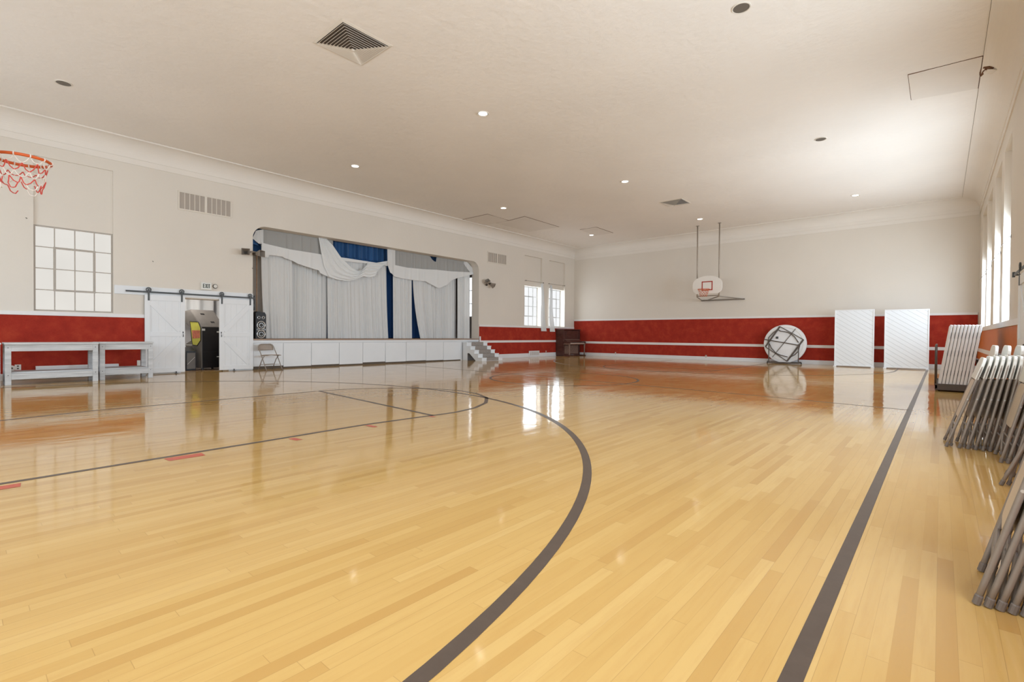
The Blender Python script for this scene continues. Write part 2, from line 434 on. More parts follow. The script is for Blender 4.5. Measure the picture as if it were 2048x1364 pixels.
# ---- windows
def window(n, y0, y1, z0, z1, x, sgn, cols, rows, pane, fm, sash=None, bar=.022, label=None):
    """steel window set at plane x; sgn = direction outwards"""
    w = thing('window_%d' % n, label, None, (x, (y0+y1)/2, z0), kind='structure')
    a, b = sorted((x, x+sgn*.03)); f = MB(); fw = .035
    f.box(a, b, y0, y1, z0, z0+fw).box(a, b, y0, y1, z1-fw, z1).box(a, b, y0, y0+fw, z0+fw, z1-fw).box(a, b, y1-fw, y1, z0+fw, z1-fw)
    f.build('frame', fm, w)
    m = MB()
    for i in range(1, cols):
        y = y0 + (y1-y0)*i/cols; m.box(a, b, y-bar/2, y+bar/2, z0+fw, z1-fw)
    for j in range(1, rows):
        z = z0 + (z1-z0)*j/rows; m.box(a+.002, b-.002, y0+fw, y1-fw, z-bar/2, z+bar/2)
    m.build('glazing_bars', fm, w)
    if sash:
        i0, i1, j0, j1 = sash; ya, yb = y0+(y1-y0)*i0/cols, y0+(y1-y0)*i1/cols; za, zb = z0+(z1-z0)*j0/rows, z0+(z1-z0)*j1/rows
        s = MB(); t = .022; aa, bb = sorted((x-sgn*.012, x+sgn*.02))
        s.box(aa, bb, ya-t, yb+t, za-t, za+t).box(aa, bb, ya-t, yb+t, zb-t, zb+t).box(aa, bb, ya-t, ya+t, za+t, zb-t).box(aa, bb, yb-t, yb+t, za+t, zb-t)
        s.build('opening_sash', fm, w)
    px = x + sgn*.016
    MB().box(min(px, px+sgn*.006), max(px, px+sgn*.006), y0+.01, y1-.01, z0+.01, z1-.01).build('pane', pane, w)
    return w
y0, y1, z0, z1, _ = WIN['big']
window(1, y0, y1, z0, z1, XL-.05, -1, 4, 4, M['paneBig'], M['muntin'], (1, 3, 1, 3), .02)
y0, y1, z0, z1, _ = WIN['A']
window(2, y0, y1, z0, z1, XL-.30, -1, 4, 4, M['paneAB'], M['muntinw'], (1, 3, 1, 3), .026)
y0, y1, z0, z1, _ = WIN['B']
window(3, y0, y1, z0, z1, XL-.30, -1, 4, 4, M['paneAB'], M['muntinw'], (1, 3, 1, 3), .026)
for k, (a, b) in enumerate(RW):
    window(4+k, a, b, RZ0, RZ1, XR+.26, 1, 4, 4, M['paneR'], M['muntinw'], (1, 3, 1, 3))

for k, (a, b) in enumerate(FILL_WIN):
    w = thing('window_%d' % (20+k), None, None, ((a+b)/2, YS-.24, RZ0), kind='structure')
    f = MB()
    for i in range(5): x = a+(b-a)*i/4; f.box(x-.015, x+.015, YS-.245, YS-.22, RZ0, RZ1)
    for i in range(5): z = RZ0+(RZ1-RZ0)*i/4; f.box(a, b, YS-.243, YS-.222, z-.015, z+.015)
    f.build('frame', M['muntinw'], w); MB().box(a, b, YS-.25, YS-.246, RZ0, RZ1).build('pane', M['paneR'], w)
# ------------------------------------------------------------------ painted court lines (thin paint on the floor)
def strip(name, pts, w, m, closed=False):
    mb = MB(); n = len(pts); P = [Vector((p[0], p[1], 0)) for p in pts]; vs = []
    for i in range(n):
        t = (P[(i+1) % n] - P[i-1]) if closed else (P[min(i+1, n-1)] - P[max(i-1, 0)])
        t.normalize(); r = Vector((t.y, -t.x, 0))*w/2
        vs += [P[i]-r + Vector((0,0,.0012)), P[i]+r + Vector((0,0,.0012))]
    fs = [(2*i, 2*i+1, (2*i+3) % (2*n), (2*i+2) % (2*n)) for i in range(n if closed else n-1)]
    mb.add(vs, fs); return mb.build(name, m, fl)
def arc(cx, cy, r, a0, a1, n=64): return [(cx+r*math.cos(a0+(a1-a0)*i/n), cy+r*math.sin(a0+(a1-a0)*i/n)) for i in range(n+1)]
LW = .057
strip('sideline', [(-.338, YS+1.2), (-.338, 21.6)], .062, M['line'])
strip('three_point_arc', [(-13.42, -1.3)] + [(-7.262+6.13*math.cos(a), .01+6.13*math.sin(a)) for a in [PI - PI*i/96 for i in range(97)]] + [(-1.13, -1.3)], .068, M['line'])
strip('lane_line', [(-4.91, -1.3), (-4.95, .4), (-5.03, 2.0), (-5.10, 3.2), (-5.05, 4.17)], LW, M['line'])
strip('lane_line', [(-8.42, -1.3), (-8.45, .3), (-8.66, 1.3), (-8.67, 2.5), (-8.72, 4.46)], LW, M['line'])
strip('free_throw_line', [(-8.72, 4.49), (-5.04, 4.17)], LW, M['line'])
FC = (-7.2, 3.9)
strip('free_throw_arc', [(-5.04, 4.17), (-5.02, 4.55), (-5.12, 5.02), (-5.38, 5.52), (-5.8, 5.98), (-6.35, 6.28), (-6.95, 6.38), (-7.6, 6.22), (-8.2, 5.75), (-8.6, 5.15), (-8.72, 4.49)], .06, M['line'])
CY = 10.05
strip('centre_circle', arc(-7.1, CY, 1.82, 0, 2*PI, 96)[:-1], LW, M['line'], True)
strip('halfway_line', [(-14.2, CY+.35), (-7.1, CY), (-4.48, 9.81), (-2.63, 9.66), (-.338, 9.35)], .05, M['line'])
strip('far_three_point_arc', [(-13.3, 21.4)] + [(-7.2+6.1*math.cos(a), 20.1-6.1*math.sin(a)) for a in [PI - PI*i/96 for i in range(97)]] + [(-1.1, 21.4)], .055, M['line'])
strip('far_lane_line', [(-5.3, 21.4), (-5.3, 15.9)], .05, M['line']); strip('far_lane_line', [(-9.1, 21.4), (-9.1, 15.9)], .05, M['line'])
strip('far_free_throw_line', [(-9.1, 15.9), (-5.3, 15.9)], .05, M['line'])
strip('far_free_throw_arc', arc(-7.2, 15.9, 1.9, PI, 2*PI, 48), .05, M['line'])
for q in ([(-4.94,1.17),(-4.94,1.45),(-4.815,1.445),(-4.817,1.18)], [(-4.97,2.235),(-4.97,2.3),(-4.83,2.32),(-4.83,2.25)],
          [(-5.05,3.16),(-5.05,3.22),(-4.88,3.23),(-4.88,3.17)], [(-5.02,4.08),(-5.02,4.13),(-4.93,4.14),(-4.93,4.09)],
          [(-4.87,.16),(-4.87,.31),(-4.76,.3),(-4.76,.16)]):
    mb = MB(); mb.add([(x, y, .0014) for x, y in q], [(0,1,2,3)]); mb.build('lane_mark', M['redpaint'], fl)

# ------------------------------------------------------------------ ceiling: patches, tear, lights, speakers, vents
def patch(name, poly):
    o = MB().prism(poly, 'z', ZC-.012, ZC-.0005).build(name, M['patch']); struct(o)
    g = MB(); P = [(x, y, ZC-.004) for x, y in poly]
    g.tube(P, .009, 5, True); g.build('edge_shade', M['tornshade'], o); return o  # dark outline paints the shade along the patch edges
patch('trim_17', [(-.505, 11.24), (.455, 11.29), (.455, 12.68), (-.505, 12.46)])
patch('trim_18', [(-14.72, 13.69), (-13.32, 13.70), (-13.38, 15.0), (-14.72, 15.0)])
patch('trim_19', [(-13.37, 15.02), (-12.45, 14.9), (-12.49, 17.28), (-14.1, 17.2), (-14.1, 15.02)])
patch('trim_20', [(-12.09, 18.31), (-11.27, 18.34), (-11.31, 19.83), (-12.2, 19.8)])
def cvz(x):                                   # underside of the ceiling / coving at x
    d = XR-x-.035
    return ZC if d > .43 else 5.405+.335*math.sin(math.acos(max(-1, min(1, 1-d/.40)))) if d < .40 else 5.742
tp = [(.452,11.72),(.50,11.69),(.56,11.70),(.62,11.78),(.60,11.86),(.555,11.84),(.51,11.83),(.49,11.92),(.50,12.0),(.47,12.08),(.445,12.05),(.44,11.9)]
MB().add([(x, y, cvz(x)-.006) for x, y in tp], [tuple(range(len(tp)))]).build('torn_hole', M['tornshade'], ce, solid=.006)
MB().add([(.535,11.80,cvz(.535)-.012),(.60,11.78,cvz(.60)-.03),(.66,11.86,cvz(.66)-.012),(.60,11.93,cvz(.60)-.05),(.54,11.95,cvz(.54)-.03)], [(0,1,2,3,4)]).build('hanging_flap', M['patch'], ce, solid=.006)
ck = MB(); ck.tube([(.47,11.8,ZC-.004),(.475,12.0,ZC-.004),(.46,12.2,ZC-.004),(.465,12.35,ZC-.004)], .006, 5); ck.build('crack', M['tornshade'], ce)

LIGHT_LABEL = 'round recessed ceiling light, lit, '
def can(name, x, y, label, lit, group):
    t = thing(name, label, 'ceiling light' if lit else 'ceiling speaker', (x, y, ZC), group)
    r = .13
    MB().lathe([(r-.022, -.002), (r-.02, -.012), (r-.006, -.014), (r, -.006), (r, 0)], 32, Matrix.Translation((x, y, ZC)), False).build('trim_ring', M['silver'], t, smooth='auto')
    if lit:
        MB().lathe([(r-.024, 0), (r-.036, -.0015), (.001, -.0025)], 32, Matrix.Translation((x, y, ZC-.001))).build('lens', M['lamp'], t)
        MB().lathe([(r-.022, -.003), (r-.030, -.008), (r-.036, -.004)], 32, Matrix.Translation((x, y, ZC)), False).build('inner_rim', M['slot'], t, smooth='auto')
    else:
        MB().lathe([(r-.02, -.001), (r-.05, -.004), (.001, -.006)], 32, Matrix.Translation((x, y, ZC))).build('mesh_backing', M['slot'], t)
        g = MB(); n = 9
        for i in range(-n, n+1):
            d = i*(r-.022)/n; h = math.sqrt(max(0, (r-.02)**2 - d*d))
            if h > .01:
                g.bar((x-h, y+d, ZC-.008), (x+h, y+d, ZC-.008), .005, .003); g.bar((x+d, y-h, ZC-.008), (x+d, y+h, ZC-.008), .005, .003)
        g.build('perforated_grille', M['grille'], t)
    return t
lights = [(-7.38,7.43,'closest to the big louvred air vent'), (-12.4,7.43,'over the floor near the exit sign'),
          (-7.3,13.49,'above the centre of the court'), (-12.24,13.43,'beside the zigzag ceiling patch'),
          (-2.19,19.64,'near the tall windows above the white diagonal panels'), (-7.32,19.7,'just in front of the far hoop poles'), (-12.34,19.65,'beside the small ceiling patch over the piano corner')]
for x, y, l in lights: can('ceiling_light', x, y, LIGHT_LABEL + l, True, 'recessed ceiling lights')
for x, y, l in ((-2.21,13.56,'round perforated ceiling speaker, unlit, between the access panel and the court centre'), (-2.21,7.43,'round perforated ceiling speaker, unlit, cut by the top edge of the picture'),
                (-12.53,1.39,'round perforated ceiling speaker, unlit, above the near basketball rim')):
    can('ceiling_speaker', x, y, l, False, 'round ceiling speakers')

def diffuser(x, y, s, label):
    t = thing('ceiling_vent', label, 'air vent', (x, y, ZC), 'square ceiling air vents')
    def ring(mb, a, b, za, zb):
        A = [(x-a,y-a,za),(x+a,y-a,za),(x+a,y+a,za),(x-a,y+a,za)]; B = [(x-b,y-b,zb),(x+b,y-b,zb),(x+b,y+b,zb),(x-b,y+b,zb)]
        mb.add(A+B, [(0,1,5,4),(1,2,6,5),(2,3,7,6),(3,0,4,7)])
    f = MB(); ring(f, s, s-.045, ZC-.001, ZC-.014); ring(f, s-.045, s-.05, ZC-.014, ZC-.002); f.build('frame', M['silver'], t, solid=.003)
    MB().box(x-s+.05, x+s-.05, y-s+.05, y+s-.05, ZC-.003, ZC-.0008).build('dark_backing', M['slot'], t)
    n = 10; st = (s-.05)/n; l = MB()
    for i in range(n):
        a = s-.052-i*st; zz = ZC-.028-.085*i/n; ring(l, a, max(.004, a-st*.75), zz, zz+.026)
    l.box(x-.02, x+.02, y-.02, y+.02, ZC-.115, ZC-.09); l.build('louvre_rings', M['silver'], t, solid=.003)
diffuser(-7.235, 4.285, .455, 'large square louvred air vent near the camera, in the bare ceiling')
diffuser(-7.09, 16.73, .42, 'smaller-looking dusty square air vent far down the ceiling in front of the hoop')

# ------------------------------------------------------------------ wall vents, sign, outlets on the stage wall
def wall_vent(y0, y1, z0, z1, label):
    t = thing('wall_vent', label, 'wall vent', (XL, (y0+y1)/2, z0), 'twin-panel wall vents')
    MB().box(XL, XL+.01, y0+.02, y1-.02, z0+.02, z1-.02).build('backing', M['ventback'], t)
    f = MB(); w = .035; ym = (y0+y1)/2
    f.box(XL, XL+.025, y0, y1, z0, z0+w).box(XL, XL+.025, y0, y1, z1-w, z1)
    f.box(XL, XL+.025, y0, y0+w, z0+w, z1-w).box(XL, XL+.025, y1-w, y1, z0+w, z1-w).box(XL, XL+.025, ym-.03, ym+.03, z0+w, z1-w)
    f.build('frame', M['silver'], t)
    for a, b in ((y0+w, ym-.03), (ym+.03, y1-w)):
        for k in range(1, 5):
            y = a+(b-a)*k/5; MB().box(XL+.006, XL+.022, y-.008, y+.008, z0+w, z1-w).build('fin', M['silver'], t)
wall_vent(3.918, 5.217, 4.325, 4.825, 'wide white twin wall vent above the exit sign')
wall_vent(15.64, 16.9, 4.297, 4.783, 'wide white twin wall vent between the stage and the far windows')
t = thing('floor_vent_grille', 'white baseboard vent grille under the first small window', 'vent', (XL+.032, 18.97, .06))
MB().box(XL+.032, XL+.05, 18.56, 19.38, .05, .30).build('frame', M['white'], t, bevel=.003)
for k in range(8):
    y = 18.66+k*.09; MB().box(XL+.049, XL+.054, y, y+.035, .09, .26).build('slot', M['ventback'], t)

t = thing('exit_sign', 'white box sign reading EXIT in dark letters above the sliding doors', 'exit sign', (XL, 4.56, 2.245))
MB().box(XL, XL+.06, 4.44, 4.70, 2.245, 2.455).build('housing', M['plastic'], t, bevel=.006)
MB().box(XL+.058, XL+.063, 4.462, 4.678, 2.268, 2.432).build('face', M['signface'], t)
def stroke(mb, a, b, w=.017):   # in the sign plane (y,z)
    mb.bar((XL+.0645, a[0], a[1]), (XL+.0645, b[0], b[1]), w, .003, up=(1,0,0))
h0, h1 = 2.297, 2.407
e = MB(); stroke(e, (4.492,h0), (4.492,h1)); [stroke(e, (4.492,z), (4.527,z)) for z in (h0+.008, (h0+h1)/2, h1-.008)]
stroke(e, (4.543,h0), (4.583,h1)); stroke(e, (4.583,h0), (4.543,h1)); stroke(e, (4.602,h0), (4.602,h1)); stroke(e, (4.636,h0), (4.636,h1)); stroke(e, (4.618,h1-.008), (4.655,h1-.008))
e.build('lettering', M['green'], t)
t = thing('smoke_detector', 'small round white detector on the wall beside the exit sign', 'detector', (XL, 4.797, 2.363))
MB().lathe([(.062, 0), (.062, .022), (.05, .034)], 24, Matrix.Translation((XL, 4.797, 2.363)) @ Matrix.Rotation(PI/2, 4, 'Y')).build('base_ring', M['gray'], t, smooth='auto')
MB().lathe([(.047, .03), (.044, .045), (.001, .05)], 24, Matrix.Translation((XL, 4.797, 2.363)) @ Matrix.Rotation(PI/2, 4, 'Y')).build('cap', M['plastic'], t, smooth='auto')

def outlet(x, y, z, axis, label, w=.075, h=.115, slots=True):
    t = thing('wall_outlet', label, 'outlet', (x, y, z))
    if axis == 'x':
        MB().box(x, x+.008, y-w/2, y+w/2, z-h/2, z+h/2).build('plate', M['plastic'], t, bevel=.002)
        if slots:
            for dz in (-.026, .026): MB().box(x+.007, x+.010, y-.016, y+.016, z+dz-.014, z+dz+.014).build('socket', M['slot'], t)
    else:
        MB().box(x-w/2, x+w/2, y-.008, y, z-h/2, z+h/2).build('plate', M['plastic'], t, bevel=.002)
        if slots:
            for dz in (-.026, .026): MB().box(x-.016, x+.016, y-.010, y-.007, z+dz-.014, z+dz+.014).build('socket', M['slot'], t)
outlet(XL+.018, .925, .285, 'x', 'white outlet plate on the red wall under the long grey bench table', .10, .12)
outlet(XL+.018, 3.07, .30, 'x', 'ivory cover plate on the red wall beside the sliding door', .07, .13, False)
outlet(-8.0, YF-.03, .175, 'y', 'small outlet above the far baseboard between the hoop and the round table', .07, .11)
outlet(-12.6, YF-.03, .175, 'y', 'small outlet above the far baseboard near the piano', .06, .11)
outlet(XL+.03, 19.95, .235, 'x', 'small outlet above the baseboard beside the baseboard vent grille', .06, .11)
t = thing('wall_cable_outlet', 'round white socket on the red wall beside the bench leg', 'outlet', (XL+.018, .83, .27))
MB().lathe([(.06, 0), (.06, .012), (.045, .018), (.001, .018)], 20, Matrix.Translation((XL+.018, .83, .27)) @ Matrix.Rotation(PI/2, 4, 'Y')).build('plate', M['plastic'], t, smooth='auto')
MB().lathe([(.02, .016), (.02, .024), (.001, .024)], 12, Matrix.Translation((XL+.018, .83, .27)) @ Matrix.Rotation(PI/2, 4, 'Y')).build('socket', M['slot'], t)

t = thing('wall_mounted_heater', 'long low white baseboard heater on the red wall behind the grey bench tables', 'heater', (XL+.03, 1.93, .13))
hp = [(XL+.03, .13), (XL+.10, .13), (XL+.10, .165), (XL+.09, .18), (XL+.10, .2), (XL+.10, .275), (XL+.075, .30), (XL+.03, .30)]
MB().prism(hp, 'y', 1.2, 2.66).build('cover', M['white'], t)
for k in range(9):
    y = 1.34+k*.14; MB().box(XL+.09, XL+.1015, y, y+.10, .168, .19).build('slot', M['ventback'], t)

# horn speakers on brackets either side of the stage opening
def horn_pair(loc, rots, label, s=1.0):
    t = thing('wall_mounted_horn_speaker', label, 'speaker', loc, 'horn speakers flanking the stage')
    br = MB(); br.bar((XL, loc[1], loc[2]+.03), (loc[0]+.02, loc[1], loc[2]+.03), .03, .03); br.bar((loc[0]-.02, loc[1]-.22, loc[2]+.05), (loc[0]-.02, loc[1]+.2, loc[2]+.05), .03, .03)
    br.build('bracket', M['horn'], t)
    for dy, R in rots:
        Mx = Matrix.Translation((loc[0], loc[1]+dy, loc[2])) @ R
        h = MB(); a, b, d = .105*s, .035*s, .2*s
        A = [(d,-a,-a*.85),(d,a,-a*.85),(d,a,a*.85),(d,-a,a*.85)]; B = [(0,-b,-b),(0,b,-b),(0,b,b),(0,-b,b)]
        h.add(A+B, [(0,1,5,4),(1,2,6,5),(2,3,7,6),(3,0,4,7)]).xf(Mx)
        hh = h.build('horn', M['horn'], t, solid=.01)
        MB().box(-.02, .006, -b, b, -b, b).xf(Mx).build('throat', M['horndark'], hh)
        MB().lathe([(.05*s, -.10), (.055*s, -.02), (.03*s, 0)], 16, Mx @ Matrix.Rotation(PI/2, 4, 'Y')).build('driver', M['horndark'], t, smooth='auto')
Rz = lambda a: Matrix.Rotation(math.radians(a), 4, 'Z'); Ry = lambda a: Matrix.Rotation(math.radians(a), 4, 'Y'); Rx = lambda a: Matrix.Rotation(math.radians(a), 4, 'X')
horn_pair((XL+.14, 5.68, 3.385), [(-.13, Rz(-22)), (.16, Rz(28))], 'pair of grey horn speakers at the stage corner nearer the exit sign')
horn_pair((XL+.14, 15.58, 3.33), [(-.10, Rz(-35) @ Ry(-38) @ Rx(30)), (.14, Rz(30) @ Ry(30) @ Rx(35))], 'tilted pair of grey horn speakers on the wall beyond the stage', .95)

# ------------------------------------------------------------------ sliding barn doors
struct(MB().box(XL, XL+.03, 2.59, SY0, 2.015, 2.225).build('trim_21', M['white'], bevel=.004))
struct(MB().box(XL, XL+.02, 2.59+.6, SY0, 0, 2.015).build('trim_22', M['white'])) if False else None
cas = MB(); cas.box(XL, XL+.022, DO0-.1, DO0, 0, DOZ+.02).box(XL, XL+.022, DO1, DO1+.1, 0, DOZ+.02)
struct(cas.build('trim_22', M['white'], bevel=.003))
struct(MB().box(XL, XL+.012, DO1+.101, SY0, 0, 2.0).build('trim_23', M['white']))
t = thing('barn_door_rail', 'dark grey flat steel rail carrying the two white sliding doors', 'rail', (XL+.07, 4.3, 2.075))
MB().box(XL+.068, XL+.078, 2.80, 5.82, 2.075, 2.117).build('rail', M['dgray'], t)
so = MB()
for y in (2.95, 3.6, 4.3, 5.0, 5.7):
    MB().tube([(XL+.03, y, 2.096), (XL+.07, y, 2.096)], .013, 10).build('standoff', M['dgray'], t)

def barn_door(n, x, y0, y1, z0, z1, flip, hy, out):
    """white K-braced plank door; x = back face; out = +1 / -1 direction of the room"""
    d = thing('door_%d' % n, None, None, (x, (y0+y1)/2, z0), kind='structure')
    X = lambda a, b: (min(x+out*a, x+out*b), max(x+out*a, x+out*b))
    p = MB(); m = 6; fw = .11
    for k in range(m):
        a, b = y0+(y1-y0)*k/m, y0+(y1-y0)*(k+1)/m; p.box(*X(0, .022), a+.003, b-.003, z0, z1)
    p.box(*X(0, .018), y0, y1, z0, z1)
    p.build('plank_panel', M['white'], d)
    f = MB(); zm = (z0+z1)/2
    f.box(*X(.02, .038), y0, y0+fw, z0, z1).box(*X(.02, .038), y1-fw, y1, z0, z1)
    for za, zb in ((z0, z0+.13), (zm-.06, zm+.06), (z1-.14, z1)): f.box(*X(.02, .0378), y0+fw, y1-fw, za, zb)
    f.build('frame_boards', M['white'], d, bevel=.002)
    ya, yb = (y0+fw, y1-fw) if not flip else (y1-fw, y0+fw)
    xm = x+out*.028
    for (p0, p1) in (((ya, z1-.17), (yb, zm+.09)), ((ya, z0+.16), (yb, zm-.09))):
        MB().bar((xm, p0[0], p0[1]), (xm, p1[0], p1[1]), .13, .016, up=(1,0,0)).build('brace', M['white'], d, bevel=.002)
    for y in hy:
        h = MB().box(*X(.038, .046), y-.02, y+.02, z1-.15, z1+.12).build('hanger_strap', M['dgray'], d)
        wz = z1+.125
        w = MB().tube([(x+out*.035, y+.05*math.cos(2*PI*k/20), wz+.05*math.sin(2*PI*k/20)) for k in range(20)], .011, 6, True)
        for k in range(5):
            a = 2*PI*k/5; w.bar((x+out*.035, y, wz), (x+out*.035, y+.05*math.cos(a), wz+.05*math.sin(a)), .012, .012, up=(1,0,0))
        w.build('wheel', M['dgray'], h)
    hy0 = yb - (.045 if not flip else -.045) + (.0)
    hy0 = (y1-.045) if not flip else (y0+.045)
    hd = MB(); hd.tube([(x+out*.04, hy0, zm-.07), (x+out*.065, hy0, zm-.06), (x+out*.065, hy0, zm-.015), (x+out*.04, hy0, zm-.005)], .008, 6)
    hd.build('handle', M['dgray'], d)
    MB().box(*X(.038, .042), hy0-.012, hy0+.012, zm+.02, zm+.07).build('latch_plate', M['dgray'], d)
    return d
barn_door(1, XL+.045, 3.185, 4.058, .03, 2.03, False, (3.265, 3.985), 1)
barn_door(2, XL+.045, 4.885, 5.775, .03, 2.03, True, (4.945, 5.69), 1)
for y, l in ((3.85, 'small dark steel floor guide under the white sliding door by the grey bench'), (5.25, 'small dark steel floor guide under the white sliding door by the stage')):
    g = thing('door_floor_guide', l, 'door guide', (XL+.13, y, 0))
    MB().box(XL+.09, XL+.17, y-.03, y+.03, 0, .006).build('base', M['dgray'], g); MB().tube([(XL+.115, y, .006), (XL+.115, y, .055)], .014, 10).build('roller', M['dgray'], g)
# third sliding door on the window wall, seen along its face
barn_door(3, XR-.055, 9.2, 10.28, .03, 1.99, True, (9.35, 10.12), -1)
t = thing('barn_door_rail', 'dark steel door rail on the window wall above the third sliding door', 'rail', (XR-.08, 9.9, 2.05))
MB().box(XR-.088, XR-.078, 8.2, 11.05, 2.05, 2.09).build('rail', M['dgray'], t)
for y in (8.4, 9.7, 10.95): MB().tube([(XR, y, 2.07), (XR-.08, y, 2.07)], .013, 10).build('standoff', M['dgray'], t)
MB().box(XR-.10, XR-.07, 10.98, 11.06, 2.04, 2.12).build('end_stop', M['dgray'], t)
t = thing('wall_mounted_ring_hook', 'cream round ring hook hanging on the warm-lit red wall beside the sliding door', 'hook', (XR-.02, 10.75, 1.15))
MB().tube([(XR-.05+.0*k, 10.7+.06*math.cos(2*PI*k/20), 1.14+.075*math.sin(2*PI*k/20)) for k in range(20)], .008, 6, True).build('ring', M['chairseat'], t, smooth=True)
MB().box(XR-.06, XR-.018, 10.69, 10.71, 1.205, 1.235).build('bracket', M['chairseat'], t)

# ------------------------------------------------------------------ room behind the sliding doors
rb = MB(); bx0, bx1, by0, by1, bz = -18.4, XL-T, 3.0, SY0-.18, 2.45
rb.box(bx0-.1, bx0, by0, by1, 0, bz).box(bx0, bx1, by0-.1, by0, 0, bz).box(bx0, bx1, by1, by1+.1, 0, bz)
struct(rb.build('wall_back_room', M['white']))
struct(MB().box(bx0-.1, bx1, by0-.1, by1+.1, bz, bz+.1).build('ceiling_back_room', M['white']))
struct(MB().box(bx0-.1, XL-.02-T+.02, by0-.1, by1+.1, -.12, -.001).build('floor_back_room', M['stagefloor']))

# arcade cabinet: back towards the hall, front towards the inner wall
ax, ay0, ay1 = -15.92, 4.58, 5.24
t = thing('arcade_cabinet', 'black arcade machine with yellow side art seen through the open sliding doors', 'arcade machine', (ax-.4, 4.9, 0))
prof = [(ax, .06), (ax, 1.22), (ax-.02, 1.235), (ax-.62, 1.74), (ax-.95, 1.70), (ax-.93, 1.42), (ax-.60, 1.22), (ax-.55, .84), (ax-.85, .74), (ax-.85, .66), (ax-.62, .58), (ax-.62, .06)]
MB().prism(prof, 'y', ay0+.02, ay1-.02).build('body', M['blackpanel'], t)
s1 = MB().prism(prof, 'y', ay0, ay0+.02).build('side_panel', M['gray'], t)
MB().prism(prof, 'y', ay1-.02, ay1).build('side_panel', M['gray'], t)
art = [(ax-.60, 1.40), (ax-.16, 1.38), (ax-.03, 1.20), (ax-.03, .86), (ax-.22, .70), (ax-.46, .72), (ax-.50, .84), (ax-.56, 1.20)]
MB().prism(art, 'y', ay0-.004, ay0).build('yellow_side_art', M['yellow'], s1)
MB().prism([(ax-.50, 1.14), (ax-.07, 1.14), (ax-.07, .92), (ax-.46, .90)], 'y', ay0-.007, ay0-.003).build('red_side_art', M['redprint'], s1)
MB().tube([(x, ay0-.004, z) for x, z in art], .012, 6, True).build('edge_moulding', M['blackp'], s1)
d = Vector((-.6, 0, .505)).normalized(); nrm = Vector((.505, 0, .6)).normalized()
hp = MB(); hp.add([Vector((ax-.02,ay0+.01,1.235))+nrm*.006, Vector((ax-.02,ay1-.01,1.235))+nrm*.006, Vector((ax-.62,ay1-.01,1.74))+nrm*.006, Vector((ax-.62,ay0+.01,1.74))+nrm*.006], [(0,1,2,3)])
hp.build('sloped_back_panel', M['gray'], t, solid=.01)
for f_, yo in ((.28, .2), (.75, .06)):
    c = Vector((ax-.02, 4.78+yo, 1.235)) + d*(.78*f_) + nrm*.016
    MB().bar(c+Vector((0,-.05,0)), c+Vector((0,.05,0)), .05, .01, up=nrm).build('vent_slot', M['blackp'], t)
bk = MB().box(ax, ax+.008, ay0+.03, ay1-.03, .55, 1.19).build('back_door', M['blackpanel'], t, bevel=.003)
MB().box(ax+.007, ax+.010, 5.0, 5.09, 1.08, 1.12).build('paper_label', M['lgray'], bk)
MB().box(ax+.007, ax+.010, 5.0, 5.09, .36, .39).build('paper_label', M['lgray'], t)
MB().box(ax, ax+.008, ay0+.03, ay1-.03, .10, .52).build('lower_back_panel', M['blackpanel'], t, bevel=.003)
MB().box(ax+.002, ax+.02, ay0+.005, ay0+.09, 1.13, 1.19).build('tape_tag', M['lgray'], t)
MB().box(ax-.88, ax-.5, ay0-.01, ay1+.01, .70, .725).build('control_shelf', M['lgray'], t, bevel=.003)
for x, y in ((ax-.06, ay0+.06), (ax-.06, ay1-.06), (ax-.56, ay0+.06), (ax-.56, ay1-.06)):
    MB().lathe([(.03, 0), (.03, .06)], 12, Matrix.Translation((x, y, 0))).build('foot', M['dgray'], t)
t.rotation_euler = (0, 0, math.radians(11))
t = thing('speaker_cabinet', 'small dark slanted cabinet in front of the arcade machine', 'cabinet', (-16.0, 4.42, 0))
MB().prism([(-16.25,0),(-15.92,0),(-15.92,.56),(-16.25,.66)], 'y', 4.30, 4.54).build('body', M['blackpanel'], t, bevel=.005)
MB().box(-15.92, -15.912, 4.32, 4.52, .05, .5).build('front_panel', M['gray'], t)
MB().bar((-15.91, 4.33, .18), (-15.91, 4.51, .38), .012, .008, up=(1,0,0)).build('diagonal_strap', M['lgray'], t)
t = thing('white_board', 'pale blank board leaning inside the doorway at floor level', 'board', (-15.95, 4.2, 0))
MB().prism([(-15.98, 0), (-15.95, 0), (-16.05, .46), (-16.08, .46)], 'y', 4.05, 4.285).build('board', M['lgray'], t)
t = thing('drape_cloth', 'white gathered drape hung across the top of the back room', 'drape', (-17.6, 4.4, 2.4))
MB().grid(lambda u, v: (-17.6 + .07*math.sin(u*40), 3.1+u*2.4, 2.42-v*(.9+.15*math.sin(u*9))), 120, 6).build('cloth', M['wincurt'], t, smooth=True)

# ------------------------------------------------------------------ stage
struct(MB().box(-19.2, XL-.02, SY0+.001, SY1-.001, .0, STZ-.045).build('wall_stage_front', M['white']))
struct(MB().box(-19.2, XL-.03, SY0+.001, SY1-.001, STZ-.045, STZ-.002).build('floor_stage', M['stagefloor']))
struct(MB().box(XL-.03, XL+.025, SY0, SY1-.001, STZ-.045, STZ).build('trim_24', M['wood'], bevel=.006))
struct(MB().box(XL-.02, XL+.012, SY0, SY1, STZ-.12, STZ-.045).build('trim_25', M['white'], bevel=.003))
div = [SY0+.01, 6.68, 7.573, 8.538, 9.431, 10.356, 11.275, 12.221, 13.117, 14.078]
for k in range(len(div)-1):
    a, b = div[k], div[k+1]; lo = (.085, .045, .06, .04, .075, .05, .06, .045, .03)[k]
    pn = MB().box(XL-.02, XL+.006, a+.008, b-.008, lo, STZ-.13).build('trim_%d' % (26+k), M['white'], bevel=.004); struct(pn)
struct(MB().box(XL-.03, XL-.019, SY0+.001, 14.078, .0, .09).build('trim_35', M['slot']))
